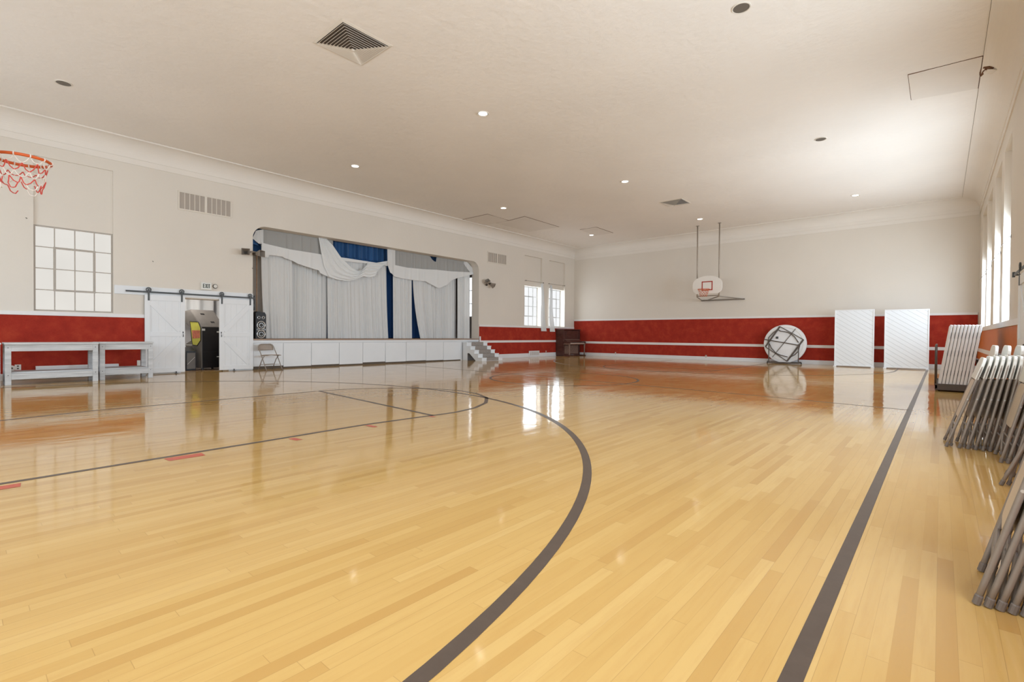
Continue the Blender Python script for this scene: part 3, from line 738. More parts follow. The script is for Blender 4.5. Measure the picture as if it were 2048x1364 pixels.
sw = MB(); sw.box(-19.4, -19.2, SY0-.9, SY1+.9, 0, 4.9).box(-19.2, XL-T, SY0-.1, SY0-.02, STZ, 4.9).box(-19.2, XL-T, SY1+.55, SY1+.75, STZ, 4.9)
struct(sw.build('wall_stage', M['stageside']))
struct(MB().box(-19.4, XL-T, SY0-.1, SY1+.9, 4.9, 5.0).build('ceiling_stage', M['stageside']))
struct(MB().box(XL-T-.001, XL-T+.02, SY0+.002, SY0+.03, STZ, 4.2).build('trim_36', M['stageside']))

w = thing('window_30', None, None, (-16.5, SY1+.54, 1.9), kind='structure')
MB().box(-16.7, -16.02, SY1+.545, SY1+.549, 1.9, 3.7).build('pane', M['paneR'], w)
f = MB(); [f.box(x-.015, x+.015, SY1+.52, SY1+.544, 1.9, 3.7) for x in (-16.7, -16.36, -16.02)]; [f.box(-16.7, -16.02, SY1+.522, SY1+.544, z-.015, z+.015) for z in (1.9, 2.5, 3.1, 3.7)]
f.build('frame', M['muntinw'], w)
# curtains.  Curves are (y, z) outlines of the cloth hung just inside the opening.
def curve(pts):
    pts = [bk(p) for p in pts]
    def f(y):
        if y <= pts[0][0]: return pts[0][1]
        for (a, za), (b, zb) in zip(pts, pts[1:]):
            if y <= b:
                t = (y-a)/(b-a) if b > a else 0; return za+(zb-za)*t
        return pts[-1][1]
    return f
def folds(seed, y0, y1, n, amp):
    r = random.Random(seed); c = []
    y = y0
    while y < y1:
        c.append((y, amp*(.35+.65*r.random()), .02+.05*r.random(), r.random()*6)); y += (y1-y0)/n*(.5+r.random())
    def f(y):
        s = 0
        for (yc, a, w, p) in c:
            d = (y-yc)/w
            if abs(d) < 4: s += a*math.exp(-d*d)
        return s
    return f
def cloth(name, y0, y1, top, bot, x, fold, m, parent=None, nu=90, nv=14, side=None, k=True, **kw):
    if k and side is None: y0, y1 = y0*KY, y1*KY
    top = top if callable(top) else (lambda y, t=top: t); bot = bot if callable(bot) else (lambda y, t=bot: t)
    def P(u, v):
        y = y0+(y1-y0)*u; z = top(y)+(bot(y)-top(y))*v
        yy = side(u, v, y) if side else y
        return (x + fold(y)*(.55+.45*v), yy, z)
    return MB().grid(P, nu, nv).build(name, m, parent, smooth=True, **kw)
XC = XL-.50
KY = 1.0115
def bk(p): return (p[0]*KY, p[1] if p[1] < 1 else min(4.24, 1.07+(p[1]-1.07)*KY))
sag = [(6.11,3.74),(7.07,3.62),(8.2,3.66),(10.55,3.66),(12,3.62),(14.95,3.76)]
panels = [(6.13, 7.07, 6.22, 7.075, 'slim panel beside the black loudspeaker'), (7.04, 8.33, 7.04, 8.31, 'panel second from the black loudspeaker'), (8.236, 10.60, 8.25, 10.70, 'widest panel, under the big drooping swag'),
          (10.845, 11.745, 10.845, 11.77, 'panel between the two blue gaps'), (11.765, 12.936, 12.13, 12.936, 'panel swept aside by the triangular blue gap'), (12.88, 14.19, 12.86, 14.195, 'panel under the low point of the swag'), (14.105, 14.87, 14.1, 14.885, 'last panel, beside the plain far jamb')]
for k, (a, b, a2, b2, l) in enumerate(panels):
    a, b, a2, b2 = a*KY, b*KY, a2*KY, b2*KY
    xo = -.15 if k in (1, 5) else 0; f = folds(20+k, a, b, 8*(b-a)+3, .10)
    def side(u, v, y, a=a, b=b, a2=a2, b2=b2):
        e = v*v; return (a+(a2-a)*e) + ((b+(b2-b)*e)-(a+(a2-a)*e))*u
    t = thing('stage_curtain', 'white sheer stage curtain, ' + l, 'curtain', (XC, (a+b)/2, STZ), 'white sheer stage curtains')
    cloth('sheer_cloth', a, b, curve(sag), STZ+.006, XC+xo, f, M['sheer'], t, nu=int(90*(b-a)), nv=16, side=side)
    MB().tube([(XC+xo-.012, a+.01, curve(sag)(a)-.01), (XC+xo-.012, (a+b)/2, curve(sag)((a+b)/2)-.01), (XC+xo-.012, b-.01, curve(sag)(b)-.01)], .012, 6).build('top_rod', M['metal'], t)
# grey upper sheers
LT = [(5.86,4.0),(6.0,4.15),(6.2,4.235),(8.1,4.24),(8.5,4.24)]
LB = [(6.09,3.773),(6.304,3.762),(6.703,3.723),(6.943,3.701),(7.85,3.682),(8.4,3.66)]
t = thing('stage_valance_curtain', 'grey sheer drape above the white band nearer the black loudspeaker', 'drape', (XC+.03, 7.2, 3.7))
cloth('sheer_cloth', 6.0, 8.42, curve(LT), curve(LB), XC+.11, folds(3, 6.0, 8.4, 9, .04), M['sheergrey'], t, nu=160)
cloth('bunched_cloth', 5.86, 6.17, curve([(5.86,3.9),(5.95,4.12),(6.17,4.235)]), curve([(5.86,3.87),(6.02,3.75),(6.17,3.74)]), XC+.115, folds(4, 5.86, 6.17, 7, .03), M['sheer'], t, nu=40)
RT = [(10.70,4.24),(12.5,4.24),(12.56,4.24),(12.66,4.09),(12.78,4.03),(12.87,4.01),(12.9,4.24),(14.45,4.24),(14.75,4.0),(14.86,3.85)]
RB = [(10.70,3.60),(11.441,3.60),(12.257,3.62),(12.857,3.66),(13.653,3.69),(14.9,3.76)]
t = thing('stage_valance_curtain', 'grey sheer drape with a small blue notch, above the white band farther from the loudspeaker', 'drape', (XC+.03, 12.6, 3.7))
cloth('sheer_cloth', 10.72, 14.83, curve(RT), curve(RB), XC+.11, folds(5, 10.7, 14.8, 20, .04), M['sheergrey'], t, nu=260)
cloth('bunched_cloth', 14.40, 14.95, curve([(14.4,4.235),(14.6,4.2),(14.95,3.98)]), curve([(14.4,4.1),(14.75,3.78),(14.95,3.74)]), XC+.115, folds(6, 14.4, 14.95, 6, .03), M['sheer'], t, nu=50)
# white scalloped bands
LWB = [(6.11,3.389),(6.30,3.363),(6.312,3.444),(6.721,3.447),(6.784,3.407),(7.023,3.356),(7.204,3.279),(7.472,3.219),(7.903,3.14),(7.939,3.06),(8.25,2.955)]
t = thing('swag_drape', 'white scalloped overlay band hung over the sheers nearer the black loudspeaker', 'swag', (XC+.085, 7.2, 3.2))
cloth('band_cloth', 6.10, 8.26, curve([(6.09,3.79)]+LB[1:]), curve(LWB), XC+.165, folds(8, 6.1, 8.3, 5, .03), M['sheerband'], t, nu=160)
RWB = [(10.836,3.223),(11.205,3.18),(11.734,3.161),(12.31,3.17),(12.596,3.071),(12.914,2.961),(13.051,2.971),(13.406,3.117),(13.686,3.334),(14.03,3.47),(14.838,3.68),(14.95,3.70)]
RWT = [(10.833,3.654),(11.441,3.615),(12.257,3.642),(12.857,3.685),(13.653,3.704),(14.867,3.783),(14.95,3.79)]
t = thing('swag_drape', 'white pointed overlay band dipping in the middle, hung over the sheers farther from the loudspeaker', 'swag', (XC+.085, 12.9, 3.1))
cloth('band_cloth', 10.82, 14.93, curve(RWT), curve(RWB), XC+.165, folds(9, 10.8, 14.9, 9, .03), M['sheerband'], t, nu=240)
# the big drooping swag: a cloth swept from the soffit down and back up, its folds following the sweep
t = thing('swag_drape', 'large white drooping swag sweeping down from the soffit below the blue valance', 'swag', (XC+.1, 9.2, 2.9))
top_e = [(8.10,4.235),(8.358,4.022),(8.66,3.644),(8.80,3.54),(9.044,3.355),(9.281,3.265),(9.441,3.31),(9.58,3.46),(9.70,3.60),(9.95,3.62),(10.3,3.64),(10.55,3.70)]
bot_e = [(7.86,4.235),(7.95,3.75),(8.05,3.30),(8.233,2.96),(8.509,2.898),(8.832,2.876),(9.124,2.929),(9.321,3.017),(9.52,3.10),(9.73,3.083),(9.98,3.15),(10.10,3.40)]
def edge(E, u):
    s = u*(len(E)-1); i = min(int(s), len(E)-2); q = s-i; return (E[i][0]+(E[i+1][0]-E[i][0])*q, E[i][1]+(E[i+1][1]-E[i][1])*q)
def swag(u, v):
    a, b = bk(edge(top_e, u)), bk(edge(bot_e, u))
    f = .022*math.sin(v*31+u*3)+.014*math.sin(v*57+u*9)
    return (XC+.20 + .05*math.sin(PI*v)*math.sin(PI*min(1, u*1.1)) + f*(1-.5*v), a[0]+(b[0]-a[0])*v, a[1]+(b[1]-a[1])*v)
MB().grid(swag, 120, 40).build('swept_cloth', M['sheerband'], t, smooth=True)
cloth('top_strip', 8.66, 10.55, curve([(8.64,3.67),(10.068,3.645),(10.513,3.76)]), curve([(8.64,3.55),(9.7,3.575),(10.55,3.58)]), XC+.16, folds(12, 8.6, 10.5, 8, .012), M['sheerband'], t, nu=80, nv=4)
cloth('side_fall', 10.52, 10.88, curve([(10.5,4.24),(10.88,4.24)]), curve([(10.52,3.66),(10.64,3.36),(10.83,3.24),(10.88,3.22)]), XC+.16, folds(13, 10.5, 10.9, 6, .03), M['sheer'], t, nu=50)
# blue velvet behind
t = thing('stage_valance_curtain', 'blue velvet pleated valance under the soffit behind the white swags', 'valance', (XL-.52, 10.4, 3.7))
cloth('upper_pleats', 5.82, 15.05, 4.6, 3.80, XL-.72, lambda y: .05*math.sin(y*26)+.03*math.sin(y*41+1), M['blue'], t, nu=900, nv=3, k=False)
cloth('lower_fringe', 5.82, 15.05, 3.82, 3.60, XL-.77, lambda y: .03*math.sin(y*24+1), M['blue'], t, nu=700, nv=2, k=False)
t = thing('stage_curtain', 'blue velvet main curtain showing through the gaps between the sheers', 'curtain', (XL-.9, 10.4, STZ), 'blue stage curtains')
cloth('velvet', 7.5, 14.6, 4.3, STZ+.02, XL-1.0, lambda y: .05*math.sin(y*22)+.03*math.sin(y*37), M['bluedark'], t, nu=800, nv=3, k=False)
t = thing('stage_border_curtain', 'dark blue border cloth peeking out at the loudspeaker corner of the stage', 'curtain', (XL-.42, 5.95, 3.75))
MB().add([(XL-.46,5.80,3.98),(XL-.46,6.05,3.98),(XL-.46,6.12,3.74),(XL-.46,5.95,3.77),(XL-.46,5.80,3.76)], [(0,1,2,3,4)]).build('cloth', M['blue'], t, solid=.01)
t = thing('stage_wing_flat', 'plain grey-brown wing flat standing behind the edge of the sheers at the loudspeaker corner', 'stage flat', (XL-.95, 6.3, STZ))
MB().box(XL-.97, XL-.95, 5.80, 6.95, STZ, 3.72).build('flat', M['flat'], t); MB().box(XL-.95, XL-.935, 5.80, 6.95, 3.50, 3.56).build('batten', M['blackp'], t)
t = thing('curtain_pole', 'brown wooden pole standing behind the edge of the sheer curtains', 'pole', (XL-.30, 6.06, STZ))
MB().tube([(XL-.40, 6.05, STZ), (XL-.40, 6.055, 3.5)], .022, 8).build('shaft', M['wood'], t, smooth=True)
MB().lathe([(.05, 0), (.05, .02), (.025, .03)], 16, Matrix.Translation((XL-.40, 6.05, STZ))).build('base_plate', M['dgray'], t)

# loudspeaker on the stage edge and a smaller one behind it
sx, sy0, sy1, sz0, sz1 = XL+.015, 5.865, 6.165, STZ, 1.715
t = thing('loudspeaker', 'tall black loudspeaker with bright cone rings on the stage edge', 'loudspeaker', (sx-.15, 6.01, STZ))
MB().prism([(sy0, sz0), (sy1, sz0), (sy1, sz1-.09), (sy1-.04, sz1-.02), (sy0+.04, sz1), (sy0, sz1-.05)], 'x', sx-.24, sx).build('cabinet', M['black'], t, bevel=.008)
RYm = Matrix.Rotation(PI/2, 4, 'Y'); yc = (sy0+sy1)/2+.005
for z in (1.31, 1.045):
    w = MB().lathe([(.085, 0), (.118, .004), (.122, .012), (.110, .016), (.098, .006)], 28, Matrix.Translation((sx, yc, z)) @ RYm, False).build('woofer', M['chrome'], t, smooth='auto')
    MB().lathe([(.097, .006), (.07, .002), (.05, .0015), (.035, .012), (.001, .02)], 24, Matrix.Translation((sx, yc, z)) @ RYm).build('cone', M['dgray'], w, smooth=True)
    MB().tube([(sx+.009, yc+.06*math.cos(2*PI*k/20), z+.06*math.sin(2*PI*k/20)) for k in range(20)], .007, 6, True).build('inner_ring', M['chrome'], w)
for dy in (-.065, .06):
    tw = MB().lathe([(.028, 0), (.042, .003), (.042, .01), (.033, .012)], 20, Matrix.Translation((sx, yc+dy, 1.535)) @ RYm, False).build('tweeter', M['chrome'], t, smooth='auto')
    MB().lathe([(.032, .004), (.02, .006), (.001, .016)], 16, Matrix.Translation((sx, yc+dy, 1.535)) @ RYm).build('dome', M['dgray'], tw, smooth=True)
    po = MB().lathe([(.022, 0), (.034, .003), (.034, .008), (.026, .009)], 16, Matrix.Translation((sx, yc+dy*1.35, 1.178)) @ RYm, False).build('port', M['chrome'], t, smooth='auto')
    MB().lathe([(.026, .001), (.001, .002)], 16, Matrix.Translation((sx, yc+dy*1.35, 1.178)) @ RYm).build('port_hole', M['blackp'], po)
t = thing('loudspeaker', 'black loudspeaker on a stand behind the taller one at the stage corner', 'loudspeaker', (XL-.42, 5.95, STZ))
MB().box(XL-.60, XL-.37, 5.80, 5.995, 1.76, 2.20).build('cabinet', M['black'], t, bevel=.01)
MB().tube([(XL-.50, 5.89, STZ), (XL-.50, 5.89, 1.77)], .018, 8).build('stand_pole', M['dgray'], t)
for a in range(3):
    q = 2*PI*a/3+.4
    MB().tube([(XL-.50, 5.89, 1.25), (XL-.50+.07*math.cos(q), 5.89+.07*math.sin(q), STZ+.01)], .01, 6).build('leg', M['dgray'], t)
MB().lathe([(.07, 0), (.08, .006), (.001, .01)], 20, Matrix.Translation((XL-.37, 5.9, 1.9)) @ RYm).build('woofer', M['dgray'], t)

# steps up to the stage
t = thing('stage_steps', 'white wooden steps with grey carpet runner leading up to the stage', 'steps', (XL+.6, 14.8, 0))
y0, y1, n, tr = 14.16, 15.42, 5, .225
for k in range(n):
    z1 = STZ-.15 - k*.155; xa = XL+.03+k*tr; xb = xa+tr+.02
    MB().box(xa, xb, y0, y1, z1-.03, z1).build('tread', M['white'], t, bevel=.003)
    if z1 > .13:
        MB().box(xb-.03, xb-.012, y0+.02, y1-.02, max(.0, z1-.155), z1-.03).build('riser', M['white'], t)
    cz = max(.0, z1-.155)
    cm = MB(); cm.box(xa+.0, xb+.004, y0+.28, y1-.28, z1, z1+.008).box(xb-.012, xb+.004, y0+.28, y1-.28, cz+.01, z1)
    cm.build('carpet_tread', M['carpet'], t)
for y in (y0+.01, y1-.03):
    st = MB(); poly = [(XL+.03, .0), (XL+.03, STZ-.18)]
    for k in range(n):
        z1 = STZ-.18 - k*.155; poly += [(XL+.03+(k+1)*tr, z1), (XL+.03+(k+1)*tr, max(.0, z1-.155))]
    poly = [p for i, p in enumerate(poly) if i == 0 or p != poly[i-1]]
    poly[-1] = (poly[-1][0], 0)
    poly += [(XL+.80, 0), (XL+.42, .30), (XL+.30, .30), (XL+.30, .0)]
    st.prism(poly, 'y', y, y+.02).build('stringer', M['white'], t)
struct(MB().box(XL+.036, XL+.07, 15.13, 15.20, .825, STZ+.10).build('trim_37', M['trimw'], bevel=.004))

# ------------------------------------------------------------------ grey weathered bench tables on the left
def bench(y0, y1, x0, x1, label, h=.845):
    t = thing('bench_table', label, 'bench table', ((x0+x1)/2, (y0+y1)/2, 0), 'grey weathered bench tables')
    w = .09
    for x in (x0, x1-w):
        for y in (y0, y1-w): MB().box(x, x+w, y, y+w, 0, h-.036).build('leg', M['grayw'], t, bevel=.004)
    for x in (x1-.022, x0-.002):
        MB().box(x, x+.024, y0+w, y1-w, h-.17, h-.036).build('apron', M['grayw'], t, bevel=.003)
        MB().box(x, x+.024, y0+w, y1-w, .115, .235).build('lower_rail', M['grayw'], t, bevel=.003)
    for k in range(3):
        a = x0-.03+(x1-x0+.06)*k/3; MB().box(a+.002, x0-.03+(x1-x0+.06)*(k+1)/3-.002, y0-.01, y1+.01, h-.036, h).build('top_board', M['grayw'], t, bevel=.003)
    for k in range(3):
        a = x0+.03+(x1-x0-.06)*k/3; MB().box(a+.002, x0+.03+(x1-x0-.06)*(k+1)/3-.002, y0+w, y1-w, .235, .26).build('shelf_board', M['grayw'], t, bevel=.003)
    for y in (y0, y1-w):
        MB().box(x0+w, x1-w, y+.02, y+.05, .115, .235).build('end_rail', M['grayw'], t, bevel=.003)
    for y in (y0+.045, y1-.045):
        for z in (.2, h-.1): MB().lathe([(.008, 0), (.006, .004), (.001, .005)], 8, Matrix.Translation((x1, y, z)) @ RYm).build('bolt', M['dgray'], t)
bench(.66, 2.075, -14.42, -13.80, 'long grey weathered bench table under the big cream window')
bench(2.13, 3.10, -14.72, -13.98, 'shorter grey weathered bench table next to the white sliding door')
bench(-.85, .60, -14.42, -13.80, 'grey weathered bench table cut by the picture edge, only its end post showing')

# ------------------------------------------------------------------ folding chair set up by the stage
def tubeU(w, top, r, n=10, corner=.09):
    """inverted U in the local XZ plane, from (-w,0) up to top and down to (w,0)"""
    p = [(-w, 0, 0), (-w, 0, top*.4), (-w, 0, top-corner)]
    for k in range(1, 9):
        a = PI/2*k/9; p.append((-w+corner*(1-math.cos(a)), 0, top-corner+corner*math.sin(a)))
    q = [(-x, y, z) for x, y, z in reversed(p)]
    return p+q
def plate(w, z0, z1, th, corner, y=0, top_only=False, bow=0):
    """rounded plate in local XZ"""
    pts = []
    cs = [(w-corner, z1-corner, 0), (-w+corner, z1-corner, PI/2), (-w+corner, z0+corner, PI), (w-corner, z0+corner, 3*PI/2)]
    for cx, cz, a0 in cs:
        rr = corner
        if top_only and a0 >= PI:
            pts.append((w if a0 > PI else -w, z0)); continue
        for k in range(7):
            a = a0+PI/2*k/6; pts.append((cx+rr*math.cos(a), cz+rr*math.sin(a)))
    return MB().prism(pts, 'y', y-th/2, y+th/2)
def chair_by_stage():
    o = Vector((-14.72, 6.10, 0))
    t = thing('folding_chair', 'tan metal folding chair standing open in front of the white stage panels', 'chair', o, rot=(0, 0, math.radians(-82))); t.scale = (1.12, 1, 1)
    # local: x width, +y front, z up
    s = MB(); s.grid(lambda u, v: (-.185+.37*u, -.16+.36*v, .425+.012*math.cos((u-.5)*2.2)+.012*v - .014*(abs(u-.5)*2)**4), 10, 10)
    s.build('seat', M['tan'], t, local=True, smooth=True, solid=.02)
    b = MB(); b.grid(lambda u, v: (-.205+.41*u, -.235-.035*(v)+.03*(1-(2*u-1)**2)*-1,   .575+(.18-.08*max(0, abs(2*u-1)-.5)**2*4)*v), 16, 6)
    b.build('backrest', M['tan'], t, local=True, smooth=True, solid=.014)
    fr = MB(); pts = []
    for sx_ in (-1, 1):
        seq = [(sx_*.215, .21, 0), (sx_*.212, -.02, .36), (sx_*.208, -.16, .56), (sx_*.20, -.225, .68), (sx_*.17, -.245, .735), (sx_*.12, -.25, .752)]
        pts += seq if sx_ < 0 else list(reversed(seq))
    fr.tube(pts, .0115, 8).build('front_leg_frame', M['taup'], t, local=True, smooth=True)
    for sx_ in (-1, 1):
        MB().tube([(sx_*.19, -.26, 0), (sx_*.19, -.08, .30), (sx_*.19, .06, .42)], .0105, 8).build('rear_leg', M['taup'], t, local=True, smooth=True)
        MB().lathe([(.015, 0), (.015, .03), (.012, .034)], 10, Matrix.Translation((sx_*.215, .21, 0))).build('foot_cap', M['foot'], t, local=True)
        MB().lathe([(.015, 0), (.015, .03), (.012, .034)], 10, Matrix.Translation((sx_*.19, -.26, 0))).build('foot_cap', M['foot'], t, local=True)
    MB().tube([(-.21, .105, .165), (.21, .105, .165)], .008, 6).build('crossbar', M['taup'], t, local=True)
    MB().tube([(-.19, -.16, .165), (.19, -.16, .165)], .008, 6).build('crossbar', M['taup'], t, local=True)
    return t
chair_by_stage()

# ------------------------------------------------------------------ folded chairs leaning in stacks along the window wall
def folded_proto(label, group):
    t = thing('folded_chair', label, 'folded chair', (0,0,0), group)
    L = .915
    # front legs + back: one bent tube, toes kicked out a little
    fr = [(-.20,0,.0), (-.20,0,.10), (-.205,0,.30), (-.205,0,.62), (-.205,0,L-.11)]
    for k in range(1, 9):
        a = PI/2*k/9; fr.append((-.205+.10*(1-math.cos(a)), 0, L-.11+.10*math.sin(a)))
    fr = fr + [(-x, y, z) for x, y, z in reversed(fr)]
    MB().tube(fr, .0115, 8).build('frame_tube', M['taup'], t, local=True, smooth=True)
    b = plate(.214, L-.215, L+.006, .026, .105, 0, True); b.build('backrest', M['chairback'], t, local=True, bevel=.006)
    s = plate(.165, .30, .69, .016, .07, .001); s.build('seat', M['chairseat'], t, local=True, bevel=.005)
    for sx in (-1, 1):
        MB().tube([(sx*.166, -.030, .03), (sx*.166, -.023, .07), (sx*.168, -.010, .14), (sx*.172, .0, .21), (sx*.178, .0, .34), (sx*.18, 0, .60)], .010, 8).build('rear_leg', M['taup'], t, local=True, smooth=True)
        MB().lathe([(.0145, 0), (.0145, .035), (.012, .04)], 10, Matrix.Translation((sx*.20, 0, 0))).build('foot_cap', M['foot'], t, local=True)
        MB().lathe([(.013, 0), (.013, .03)], 10, Matrix.Translation((sx*.166, -.031, .014))).build('foot_cap', M['foot'], t, local=True)
        MB().tube([(sx*.217, 0, .50), (sx*.19, 0, .50)], .007, 8).build('pivot_pin', M['chrome'], t, local=True)
    MB().tube([(-.20, 0, .22), (.20, 0, .22)], .007, 6).build('crossbar', M['taup'], t, local=True)
    MB().tube([(-.168, -.010, .14), (.168, -.010, .14)], .006, 6).build('crossbar', M['taup'], t, local=True)
    return t
def lean(psi, th):
    ex = Vector((-math.sin(psi), math.cos(psi), 0)); hz = Vector((math.cos(psi), math.sin(psi), 0))   # hz: towards the wall
    ez = hz*math.sin(th) + Vector((0,0,1))*math.cos(th); ey = ez.cross(ex)
    return Matrix((ex, ey, ez)).transposed().to_euler()
chair_no = [0]; proto = [None]
def place_chair(xf, y, xt, label, group, psi=math.radians(1.5)):
    xf -= .004; th = math.atan2(xt-xf, .90); e = lean(psi, th); zf = .004
    if proto[0] is None:
        proto[0] = folded_proto(label, group); o = proto[0]
        o.location = (xf, y, zf); o.rotation_euler = e
    else: o = dup(proto[0], (xf, y, zf), label, e); o['group'] = group
    return o
ordn = ['outermost', 'second', 'third', 'fourth', 'fifth', 'sixth', 'seventh', 'eighth']
for i in range(7):
    xt = .325+.0395*i; xf = [.05, .145, .205, .26, .312, .36, .405][i]
    place_chair(xf, 6.66, xt, 'ivory-backed folded chair, %s from the open floor in the middle leaning stack' % ordn[i], 'folded chairs in the middle stack')
for i in range(4):
    place_chair(.31+.10*i, 7.45, .43+.095*i, 'beige folded chair, %s of those whose rounded tops rise behind the middle stack' % ordn[i], 'folded chairs behind the middle stack').scale = (1.09,)*3
for i in range(5):
    place_chair(.40+.042*i, 6.15-.0, .60+.038*i, 'folded chair, %s in the stack just in front of the middle one' % ordn[i], 'folded chairs in the front stack')
for i in range(2):
    place_chair(.375+.075*i, 5.24, .71+.07*i, ('single folded chair with one dark leg poking out, alone between the stacks', 'folded chair behind the lone one between the stacks')[i], 'folded chairs between the stacks', math.radians(-8))
for i in range(6):
    place_chair(.14+.034*i, 2.91, .365+.0345*i, 'folded chair, %s in the stack nearest the camera at the frame edge' % ordn[i], 'folded chairs nearest the camera', math.radians(-4.5))

# ------------------------------------------------------------------ stack of rectangular tables on a cart
t = thing('table_cart', 'dark steel rolling cart carrying the stack of white rectangular tables', 'cart', (.2, 13.9, 0))
cx0, cx1, cy0, cy1 = -.085, .62, 13.1, 14.85
for x in (cx0+.02, cx1-.02): MB().box(x-.02, x+.02, cy0, cy1, .05, .13).build('side_rail', M['dolly'], t, bevel=.004)
for y in (cy0, cy1-.04): MB().box(cx0, cx1, y, y+.04, .03, .155).build('end_rail', M['dolly'], t, bevel=.004)
MB().box(cx0+.04, cx1-.04, cy0+.04, cy1-.04, .075, .095).build('deck', M['dolly'], t)
MB().tube([(cx0+.01, cy0+.02, .12), (cx0+.01, cy0+.02, .80), (cx0+.01, cy0+.10, .90), (cx0+.01, cy0+.22, .93), (cx0+.01, cy1-.22, .93), (cx0+.01, cy1-.10, .90), (cx0+.01, cy1-.02, .80), (cx0+.01, cy1-.02, .12)], .018, 8).build('handle_hoop', M['dolly'], t, smooth=True)
MB().tube([(cx1-.02, cy0+.02, .12), (cx1-.02, cy0+.02, .62), (cx1-.02, cy1-.02, .62), (cx1-.02, cy1-.02, .12)], .018, 8).build('back_hoop', M['dolly'], t, smooth=True)
for x in (cx0+.06, cx1-.06):
    for y in (cy0+.12, cy1-.12): MB().lathe([(.03, -.012), (.035, -.008), (.035, .008), (.03, .012)], 16, Matrix.Translation((x, y, .036)) @ RYm).build('caster', M['rubber'], t)
tb = None; NTB = 9
for i in range(NTB):
    lab = 'white folding table on edge in the rolling stack, %s from the open floor' % (['outermost', 'second', 'third', 'fourth', 'fifth', 'sixth', 'seventh', 'eighth', 'ninth'][i])
    xb = -.015+.0535*i; th = math.radians(7.8)
    if tb is None:
        tb = thing('folding_table', lab, 'table', (xb, 13.95, .10), 'rectangular tables on the cart')
        # local: x thickness, y length, z height
        o = []
        for k in range(24):
            pass
        MB().box(-.0245, .0232, -.80, .80, 0, 1.25).build('table_top', M['tabletop'], tb, local=True, bevel=.012)
        MB().box(.023, .0262, -.785, .77, .02, 1.23).build('underside', M['rubber'], tb, local=True)
        for z in (.22, .62, .98): MB().tube([(.0225, -.801, z), (.0215, -.802, z+.05), (.0225, -.801, z+.12)], .0022, 5).build('leg_bracket', M['rubber'], tb, local=True)
        tb.rotation_euler = (0, th, 0)
    else:
        dup(tb, (xb, 13.95, .10), lab, (0, th, 0))

# ------------------------------------------------------------------ round tables on a dolly by the far wall
tc = Vector((-4.74, 22.02, .795)); RT_ = .765
t = thing('table_dolly', 'low dark steel dolly with two uprights holding the round tables', 'dolly', (tc.x, 22.05, 0))
MB().box(tc.x-.55, tc.x+.55, 21.86, 21.90, .03, .075).build('front_rail', M['brownsteel'], t)
MB().box(tc.x-.55, tc.x+.55, 22.24, 22.28, .03, .075).build('rear_rail', M['brownsteel'], t)
for dx in (-.55, .51): MB().box(tc.x+dx, tc.x+dx+.04, 21.90, 22.24, .03, .06).build('side_rail', M['brownsteel'], t)
for dx in (-.53, .53): MB().tube([(tc.x+dx, 21.88, .06), (tc.x+dx, 21.88, .79)], .020, 8).build('upright', M['brownsteel'], t)
MB().tube([(tc.x-.53, 21.88, .06), (tc.x-.3, 21.88, .035)], .01, 6).build('strut', M['brownsteel'], t)
for dx in (-.62, .60):
    MB().lathe([(.03, -.015), (.036, -.01), (.036, .01), (.03, .015)], 14, Matrix.Translation((tc.x+dx, 22.05, .037)) @ RYm).build('caster', M['rubber'], t)
    MB().box(tc.x+min(dx, dx*.86), tc.x+max(dx, dx*.86), 22.03, 22.07, .055, .10).build('outrigger', M['brownsteel'], t)
def round_table(dy, label, detail):
    lean_ = math.radians(4)
    t = thing('round_folding_table', label, 'round table', (tc.x, tc.y+dy, .04), 'round folding tables on the dolly', rot=(-lean_, 0, 0))
    # local: table disc in XZ, centre height R, underside faces -y
    Mx = Matrix.Translation((0, 0, RT_)) @ Matrix.Rotation(PI/2, 4, 'X')
    MB().lathe([(RT_-.012, -.018), (RT_, -.012), (RT_, .012), (RT_-.012, .018)], 64, Mx).build('table_top', M['tabletop'], t, local=True, smooth='auto')
    if not detail: return t
    MB().lathe([(RT_-.115, .018), (RT_-.115, .026), (RT_-.10, .026), (RT_-.10, .018)], 64, Mx, False).build('underside_ridge', M['plastic'], t, local=True, smooth='auto')
    P = lambda u, v, d=-.045: (u*RT_, d, RT_+v*RT_)
    A, B, Cc, D = (-.235,.913), (.872,.228), (.151,-.913), (-.906,-.179)
    for p, q, r in ((A, B, .014), (D, Cc, .014)): MB().tube([P(*p), P(*q)], r, 6).build('side_tube', M['brownsteel'], t, local=True)
    for p, q in ((A, D), (B, Cc)): MB().bar(P(*p), P(*q), .055, .03, up=(0,1,0)).build('apron_channel', M['brownsteel'], t, local=True)
    MB().tube([P(-.956,.218,-.06), P(.638,-.06,-.06)], .019, 6).build('brace_tube', M['brownsteel'], t, local=True)
    MB().tube([P(.503,.784,-.055), P(-.545,-.724,-.055)], .012, 6).build('brace_rod', M['brownsteel'], t, local=True)
    for seq in ([(-.369,.714),(-.537,.585),(-.755,.308),(-.78,.05)], [(-.285,.724),(-.2,.665),(.1,.615),(.3,.526),(.47,.367),(.654,.07)],
                [(-.72,.01),(-.62,-.228),(-.386,-.506),(-.168,-.605),(.168,-.685)], [(.285,-.704),(.503,-.565),(.654,-.387),(.72,-.07)]):
        MB().tube([P(u, v, -.06) for u, v in seq], .016, 8).build('folded_leg', M['brownsteel'], t, local=True, smooth=True)
    MB().box(-.36*RT_-.045, -.36*RT_+.045, -.034, -.018, RT_+.317*RT_-.045, RT_+.317*RT_+.045).build('leg_clip', M['dgray'], t, local=True)
    return t
round_table(0, 'white round folding table on the dolly, its underside with brown folded legs facing out', True)
round_table(.10, 'white round folding table hidden behind the front round table on the dolly', False)

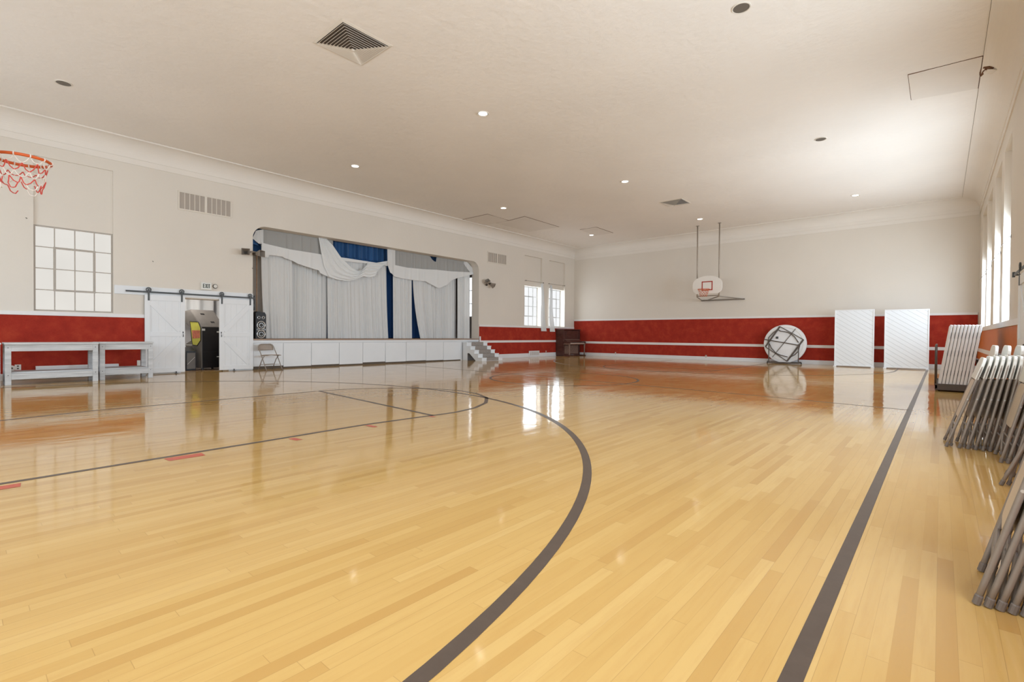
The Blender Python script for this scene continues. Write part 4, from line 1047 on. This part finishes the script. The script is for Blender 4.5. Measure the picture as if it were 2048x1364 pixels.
# ------------------------------------------------------------------ white diagonal-board panels against the far wall
def screen(x0, x1, y, h, label):
    t = thing('panel_screen', label, 'panel screen', ((x0+x1)/2, y, 0), 'white diagonal-board screens')
    z0, fw = .035, .035
    MB().box(x0+fw, x1-fw, y+.012, y+.06, z0+fw, h-fw).build('diagonal_boards', M['diag'], t)
    f = MB(); f.box(x0, x0+fw, y, y+.075, z0, h).box(x1-fw, x1, y, y+.075, z0, h).box(x0+fw, x1-fw, y, y+.075, h-fw, h).box(x0+fw, x1-fw, y, y+.075, z0, z0+fw)
    f.build('frame', M['white'], t, bevel=.003)
    for x in (x0+.03, x1-.03): MB().box(x-.045, x+.045, y-.10, y+.18, 0, .036).build('foot', M['white'], t, bevel=.004)
screen(-2.975, -1.79, 21.52, 2.085, 'white diagonal-board panel standing between the round table and the other panel')
screen(-1.50, -.30, 21.50, 2.055, 'white diagonal-board panel standing nearer the window wall and the table cart')

# ------------------------------------------------------------------ upright piano in the far corner
px0, py0, py1 = XL+.04, 20.78, 22.28
t = thing('upright_piano', 'dark walnut upright piano with paler lower front in the far corner', 'piano', (px0+.4, 21.5, 0))
MB().box(px0, px0+.50, py0, py0+.04, .05, 1.36).build('end_panel', M['piano'], t, bevel=.006)
MB().box(px0, px0+.50, py1-.04, py1, .05, 1.36).build('end_panel', M['piano'], t, bevel=.006)
MB().box(px0, px0+.46, py0+.04, py1-.04, .05, 1.34).build('case', M['piano'], t)
MB().box(px0-.01, px0+.54, py0-.02, py1+.02, 1.36, 1.40).build('lid', M['piano'], t, bevel=.008)
for a, b in ((py0+.07, py0+.22), (py0+.26, py1-.26), (py1-.22, py1-.07)): MB().box(px0+.46, px0+.478, a, b, .86, 1.30).build('upper_panel', M['piano'], t, bevel=.012)
MB().box(px0+.46, px0+.55, py0+.10, py1-.10, .845, .875).build('music_ledge', M['pianolt'], t, bevel=.004)
MB().box(px0+.46, px0+.86, py0+.0, py1, .60, .66).build('keybed', M['pianolt'], t, bevel=.006)
for y in (py0, py1-.07): MB().box(px0+.46, px0+.88, y, y+.07, .66, .76).build('key_block', M['piano'], t, bevel=.008)
MB().prism([(px0+.46,.84),(px0+.56,.84),(px0+.70,.74),(px0+.70,.72),(px0+.46,.72)], 'y', py0+.07, py1-.07).build('fallboard', M['piano'], t)
MB().box(px0+.68, px0+.84, py0+.08, py1-.08, .66, .688).build('keys', M['key'], t)
for y in (py0+.03, py1-.07): MB().lathe([(.035,.05),(.04,.10),(.03,.16),(.035,.45),(.045,.56),(.045,.60)], 16, Matrix.Translation((px0+.82, y+.02, 0))).build('leg', M['pianolt'], t, smooth=True)
MB().box(px0+.46, px0+.88, py0, py0+.07, .0, .055).build('toe', M['piano'], t); MB().box(px0+.46, px0+.88, py1-.07, py1, 0, .055).build('toe', M['piano'], t)
MB().box(px0+.46, px0+.475, py0+.12, py1-.12, .12, .56).build('lower_panel', M['pianolt'], t, bevel=.006)
MB().box(px0, px0+.47, py0+.02, py1-.02, 0, .05).build('plinth', M['piano'], t)
for k in range(2): MB().box(px0+.47, px0+.56, 21.45+k*.12, 21.50+k*.12, .05, .065).build('pedal', M['chrome'], t)

# ------------------------------------------------------------------ far hoop
def net(mb_w, mb_r, c, R, h, n, bulge, seed):
    rnd = random.Random(seed); lev = 5
    def pt(k, j): 
        a = 2*PI*(k + (.5 if j % 2 else 0))/n; r = R*(1-.42*(j/lev)**.8)
        return Vector((c[0]+r*math.cos(a)+rnd.uniform(-1,1)*bulge, c[1]+r*math.sin(a)+rnd.uniform(-1,1)*bulge, c[2]-h*j/lev+rnd.uniform(-1,1)*bulge))
    G = [[pt(k, j) for k in range(n)] for j in range(lev+1)]
    for j in range(lev):
        for k in range(n):
            p = G[j][k]
            for q in ((G[j+1][k], G[j+1][k-1]) if j % 2 == 0 else (G[j+1][k], G[j+1][(k+1) % n])):
                m = (p+q)/2 + Vector((0,0,-.012)); (mb_r if (j in (1, 2, 4)) else mb_w).tube([p, m, q], .0042, 5)
hx, hy = -7.39, 20.80
t = thing('ceiling_hung_basketball_hoop', 'white fan-shaped backboard hung on two long poles before the far wall', 'basketball hoop', (hx, hy, 2.74))
poly = []
for k in range(25):
    a = PI*k/24 ; poly.append((hx + .61*math.cos(a), 3.24 + .375*math.sin(a)**.9))
poly += [(hx-.61, 3.10), (hx-.575, 2.97), (hx-.45, 2.86), (hx+.45, 2.86), (hx+.575, 2.97), (hx+.61, 3.10)]
bd = MB().prism(poly, 'y', hy-.02, hy+.02).build('backboard', M['board'], t, bevel=.006)
sq = MB(); a, b, z0, z1, w = hx-.225, hx+.225, 3.0, 3.385, .042
sq.box(a, b, hy-.024, hy-.019, z0, z0+w).box(a, b, hy-.024, hy-.019, z1-w, z1).box(a, a+w, hy-.024, hy-.019, z0+w, z1-w).box(b-w, b, hy-.024, hy-.019, z0+w, z1-w)
sq.build('target_square', M['redline'], bd)
rc = (hx, hy-.41, 3.02)
rm = MB().tube([(rc[0]+.2286*math.cos(2*PI*k/40), rc[1]+.2286*math.sin(2*PI*k/40), rc[2]) for k in range(40)], .0105, 8, True).build('rim', M['orange'], t, smooth=True)
MB().box(hx-.06, hx+.06, hy-.19, hy-.02, 2.99, 3.03).build('rim_bracket', M['orange'], rm)
a_, b_ = MB(), MB(); net(a_, b_, rc, .222, .30, 10, .004, 2)
build_two('net', a_, M['neto'], b_, M['orange'], t)
for x, xt in ((-7.83, -7.85), (-6.93, -6.945)):
    MB().tube([(x, hy+.06, 2.74), (xt, hy+.07, ZC)], .026, 10).build('hanging_pole', M['pole'], t, smooth=True)
    MB().lathe([(.07, -.012), (.07, 0)], 16, Matrix.Translation((xt, hy+.07, ZC))).build('ceiling_flange', M['pole'], t)
    MB().box(min(x, hx), max(x, hx), hy+.025, hy+.05, 3.40, 3.45).build('back_bracket', M['metal'], t)
wy = YF-.05
for p, q in (((-7.83, hy+.06, 2.745), (-8.2, wy, 2.70)), ((-6.93, hy+.06, 2.745), (-6.42, wy, 2.70)), ((-6.93, hy+.06, 2.745), (-8.0, wy, 2.70))):
    MB().tube([p, q], .022, 8).build('wall_arm', M['metal'], t, smooth=True)
MB().bar((-8.25, wy, 2.70), (-6.38, wy, 2.70), .045, .06).build('wall_plate', M['metal'], t)
MB().tube([(-7.83, hy+.06, 2.78), (-6.93, hy+.06, 2.78)], .018, 8).build('bottom_bar', M['metal'], t)

# ------------------------------------------------------------------ near hoop, its rim entering the frame
nc = (-7.40, .488, 2.90)
t = thing('ceiling_hung_basketball_hoop', 'orange basketball rim with red and white net, cut by the picture edge near the camera', 'basketball hoop', (nc[0], nc[1]-.42, nc[2]))
rm = MB().tube([(nc[0]+.2286*math.cos(2*PI*k/56), nc[1]+.2286*math.sin(2*PI*k/56), nc[2]) for k in range(56)], .0155, 10, True).build('rim', M['orange'], t, smooth=True)
for k in range(12):
    a = 2*PI*k/12+.2; c = Vector((nc[0]+.2286*math.cos(a), nc[1]+.2286*math.sin(a), nc[2])); tg = Vector((-math.sin(a), math.cos(a), 0)); rd = Vector((math.cos(a), math.sin(a), 0))
    lp = MB()
    lp.tube([c + (rd*math.cos(2*PI*j/10)+Vector((0,0,1))*math.sin(2*PI*j/10))*.0185 for j in range(10)], .006, 5, True)
    lp.build('net_loop', M['netw'], rm)
# ragged net, knotted by hand-like irregular strands
rn = random.Random(11); n = 12; rows = [(1.0, 0), (.93, -.065), (.86, -.135), (.78, -.20), (.70, -.275)]
G = []
for j, (s, dz) in enumerate(rows):
    row = []
    for k in range(n):
        a = 2*PI*(k + (.5 if j % 2 else 0))/n + .2
        row.append(Vector((nc[0]+.226*s*math.cos(a)+rn.uniform(-.012,.012)*(j > 0), nc[1]+.226*s*math.sin(a)+rn.uniform(-.012,.012)*(j > 0), nc[2]-.010+dz+rn.uniform(-.02,.02)*(j > 0))))
    G.append(row)
wh, rd_, rd2 = MB(), MB(), MB()
for j in range(len(rows)-1):
    for k in range(n):
        p = G[j][k]
        for q in ((G[j+1][k], G[j+1][k-1]) if j % 2 == 0 else (G[j+1][k], G[j+1][(k+1) % n])):
            if j >= 3 and rn.random() < .38: continue
            m1 = p.lerp(q, .5) + Vector((0,0,-.012-.01*rn.random()))
            (rd_ if j == 1 else rd2 if j == 3 else wh).tube([p, m1, q], .0055, 5)
for k in range(0, n, 2):
    p, q = G[4][k], G[4][(k+1) % n]; m1 = (p+q)/2+Vector((0,0,-.05)); (rd2 if k % 4 else wh).tube([p, p.lerp(m1, .5)+Vector((0,0,-.02)), m1, q.lerp(m1, .5)+Vector((0,0,-.02)), q], .0055, 5)
rd_.add(rd2.v, rd2.f); build_two('net', wh, M['netw'], rd_, M['netr'], t)
by = nc[1]-.42
poly = [(nc[0]-.61, nc[2]+.05)] + [(nc[0]+.61*math.cos(PI-PI*k/20), nc[2]+.2+.42*math.sin(PI*k/20)) for k in range(21)] + [(nc[0]+.61, nc[2]+.05), (nc[0]+.45, nc[2]-.16), (nc[0]-.45, nc[2]-.16)]
MB().prism(poly, 'y', by-.04, by).build('backboard', M['board'], t, bevel=.006)
MB().box(nc[0]-.06, nc[0]+.06, by, nc[1]-.22, nc[2]-.03, nc[2]+.01).build('rim_bracket', M['orange'], rm)
for dx in (-.45, .45): MB().tube([(nc[0]+dx, by-.07, nc[2]-.2), (nc[0]+dx, by-.07, ZC)], .026, 8).build('hanging_pole', M['pole'], t, smooth=True)

# ------------------------------------------------------------------ curtains and rods at the small far windows and the window wall
def rod(y0, y1, z, x, label):
    t = thing('curtain_rod', label, 'curtain rod', (x, (y0+y1)/2, z), 'curtain rods at the small windows')
    MB().tube([(x, y0, z), (x, y1, z)], .008, 6).build('bar', M['metal'], t)
    for y in (y0, y1): MB().lathe([(.018, -.018), (.022, 0), (.018, .018)], 10, Matrix.Translation((x, y, z)) @ Matrix.Rotation(PI/2, 4, 'X')).build('finial', M['brownsteel'], t); MB().tube([(XL-.1, y, z), (x, y, z)], .006, 6).build('bracket_arm', M['brownsteel'], t)
rod(18.27, 19.66, 3.72, XL+.06, 'thin curtain rod above the small window nearer the stage')
rod(20.12, 21.5, 3.72, XL+.06, 'thin curtain rod above the small window nearer the piano')
def hung(yt0, yt1, yb0, yb1, zt, zb, label, seed):
    t = thing('window_curtain', label, 'curtain', (XL+.07, (yb0+yb1)/2, zb), 'white curtains at the small windows'); f = folds(seed, 0, 1, 7, .05)
    MB().grid(lambda u, v: (XL+.07+f(u)*.8, (yt0+(yb0-yt0)*v**1.4)+((yt1-yt0)+((yb1-yb0)-(yt1-yt0))*v**1.2)*u + .03*math.sin(v*7+seed), zt+.0+(zb-zt)*v), 40, 30).build('cloth', M['wincurt'], t, smooth=True)
    MB().lathe([(.05, -.05), (.075, -.02), (.06, .03), (.02, .05)], 12, Matrix.Translation((XL+.09, (yt0+yt1)/2, zt))).build('gathered_knot', M['wincurt'], t, smooth=True)
hung(19.42, 19.60, 19.45, 19.90, 3.64, 1.28, 'white twisted curtain at the small window nearer the stage', 31)
hung(20.16, 20.32, 20.16, 20.62, 3.60, 1.26, 'white curtain gathered aside at the small window nearer the piano', 32)
for (y, z, l) in ((12.65, 2.93, 'nearest the sliding door'), (14.7, 2.9, 'second from the sliding door'), (17.2, 2.9, 'third from the sliding door'), (19.25, 2.9, 'fourth, towards the far wall')):
    t = thing('curtain_rod_bracket', 'thin bent metal curtain arm sticking out from the window wall, ' + l, 'curtain arm', (XR, y, z), 'curtain arms on the window wall')
    MB().tube([(XR, y, z), (XR-.02, y+.02, z), (XR-.05, y+.9, z-.01), (XR-.075, y+1.2, z-.05)], .007, 6).build('arm', M['brownsteel'], t)
    MB().box(XR-.008, XR, y-.02, y+.02, z-.03, z+.03).build('plate', M['brownsteel'], t)

# ------------------------------------------------------------------ small nail marks on the stage wall stay part of the wall
wall_l = bpy.data.objects['wall_left']
for (y, z) in ((3.364, 2.897), (5.768, 2.98), (.42, 3.55), (1.06, 3.58), (.45, 4.0)):
    MB().tube([(XL, y, z), (XL+.012, y+.008, z-.012), (XL+.004, y+.018, z-.02)], .007, 5).build('nail_hole', M['slot'], wall_l)

# ------------------------------------------------------------------ lights
def area(name, loc, rot, sx, sy, power, col):
    l = bpy.data.lights.new(name, 'AREA'); l.shape = 'RECTANGLE'; l.size = sx; l.size_y = sy; l.energy = power; l.color = col
    o = bpy.data.objects.new(name, l); C.objects.link(o); o.location = loc; o.rotation_euler = rot; return o
def spot(name, loc, power, col, size=160, blend=.6, r=.1):
    l = bpy.data.lights.new(name, 'SPOT'); l.energy = power; l.color = col; l.spot_size = math.radians(size); l.spot_blend = blend; l.shadow_soft_size = r
    o = bpy.data.objects.new(name, l); C.objects.link(o); o.location = loc; return o
DAY = (.68, .84, 1)
for k, (a, b) in enumerate(RW):               # daylight entering through each tall window, unseen added ones included
    area('window_daylight', (XR+.24, (a+b)/2, (RZ0+RZ1)/2), (0, PI/2, 0), RZ1-RZ0-.06, b-a-.06, W_DAY*((.76, .70, .52, .31)[k] if k < 4 else .60), DAY)
for k, (a, b) in enumerate(FILL_WIN):           # and fill through the added, unseen windows behind the camera
    area('window_daylight', ((a+b)/2, YS-.21, (RZ0+RZ1)/2), (PI/2, 0, 0), b-a-.06, RZ1-RZ0-.06, W_DAY*.36, DAY)
for n in ('A', 'B'):
    y0, y1, z0, z1, _ = WIN[n]; area('window_daylight', (XL-.29, (y0+y1)/2, (z0+z1)/2), (0, -PI/2, 0), z1-z0-.1, y1-y0-.1, 48, (.78, .9, 1))
pl = bpy.data.lights.new('back_room_fill', 'POINT'); pl.energy = 45; pl.shadow_soft_size = .12; pl.color = (1, .97, .93)  # unseen fill light, added to brighten the back room
o = bpy.data.objects.new('back_room_fill', pl); C.objects.link(o); o.location = (-16.4, 4.3, 2.2)

w = bpy.data.worlds.new('World'); bpy.context.scene.world = w; w.use_nodes = True
w.node_tree.nodes['Background'].inputs[0].default_value = (.9, .95, 1, 1); w.node_tree.nodes['Background'].inputs[1].default_value = .5

# ------------------------------------------------------------------ camera
yaw, pitch, roll = .71970772, -.012018, .00746736
cy, sy = math.cos(yaw), math.sin(yaw)
r = Vector((cy, sy, 0)); fw = Vector((-sy, cy, 0)); up = Vector((0, 0, 1))
f2 = fw*math.cos(pitch)+up*math.sin(pitch); u2 = -fw*math.sin(pitch)+up*math.cos(pitch)
r3 = r*math.cos(roll)+u2*math.sin(roll); u3 = -r*math.sin(roll)+u2*math.cos(roll)
cam = bpy.data.cameras.new('camera'); cam.sensor_width = 36; cam.sensor_fit = 'HORIZONTAL'; cam.lens = 36*979.11/2048; cam.clip_start = .02; cam.clip_end = 200
co = bpy.data.objects.new('camera', cam); C.objects.link(co)
mw = Matrix((r3, u3, -f2)).transposed().to_4x4(); mw.translation = Vector((0, 0, 1.07)); co.matrix_world = mw
sc = bpy.context.scene; sc.camera = co
sc.view_settings.view_transform = 'Standard'; sc.view_settings.look = 'None'; sc.view_settings.gamma = 1; sc.view_settings.use_curve_mapping = False
sc.view_settings.exposure = -0.58
try:
    sc.cycles.use_denoising = True; sc.cycles.max_bounces = 6; sc.cycles.diffuse_bounces = 4; sc.cycles.adaptive_threshold = .04; sc.cycles.glossy_bounces = 3
    sc.cycles.transparent_max_bounces = 12; sc.cycles.sample_clamp_indirect = 10
except Exception: pass
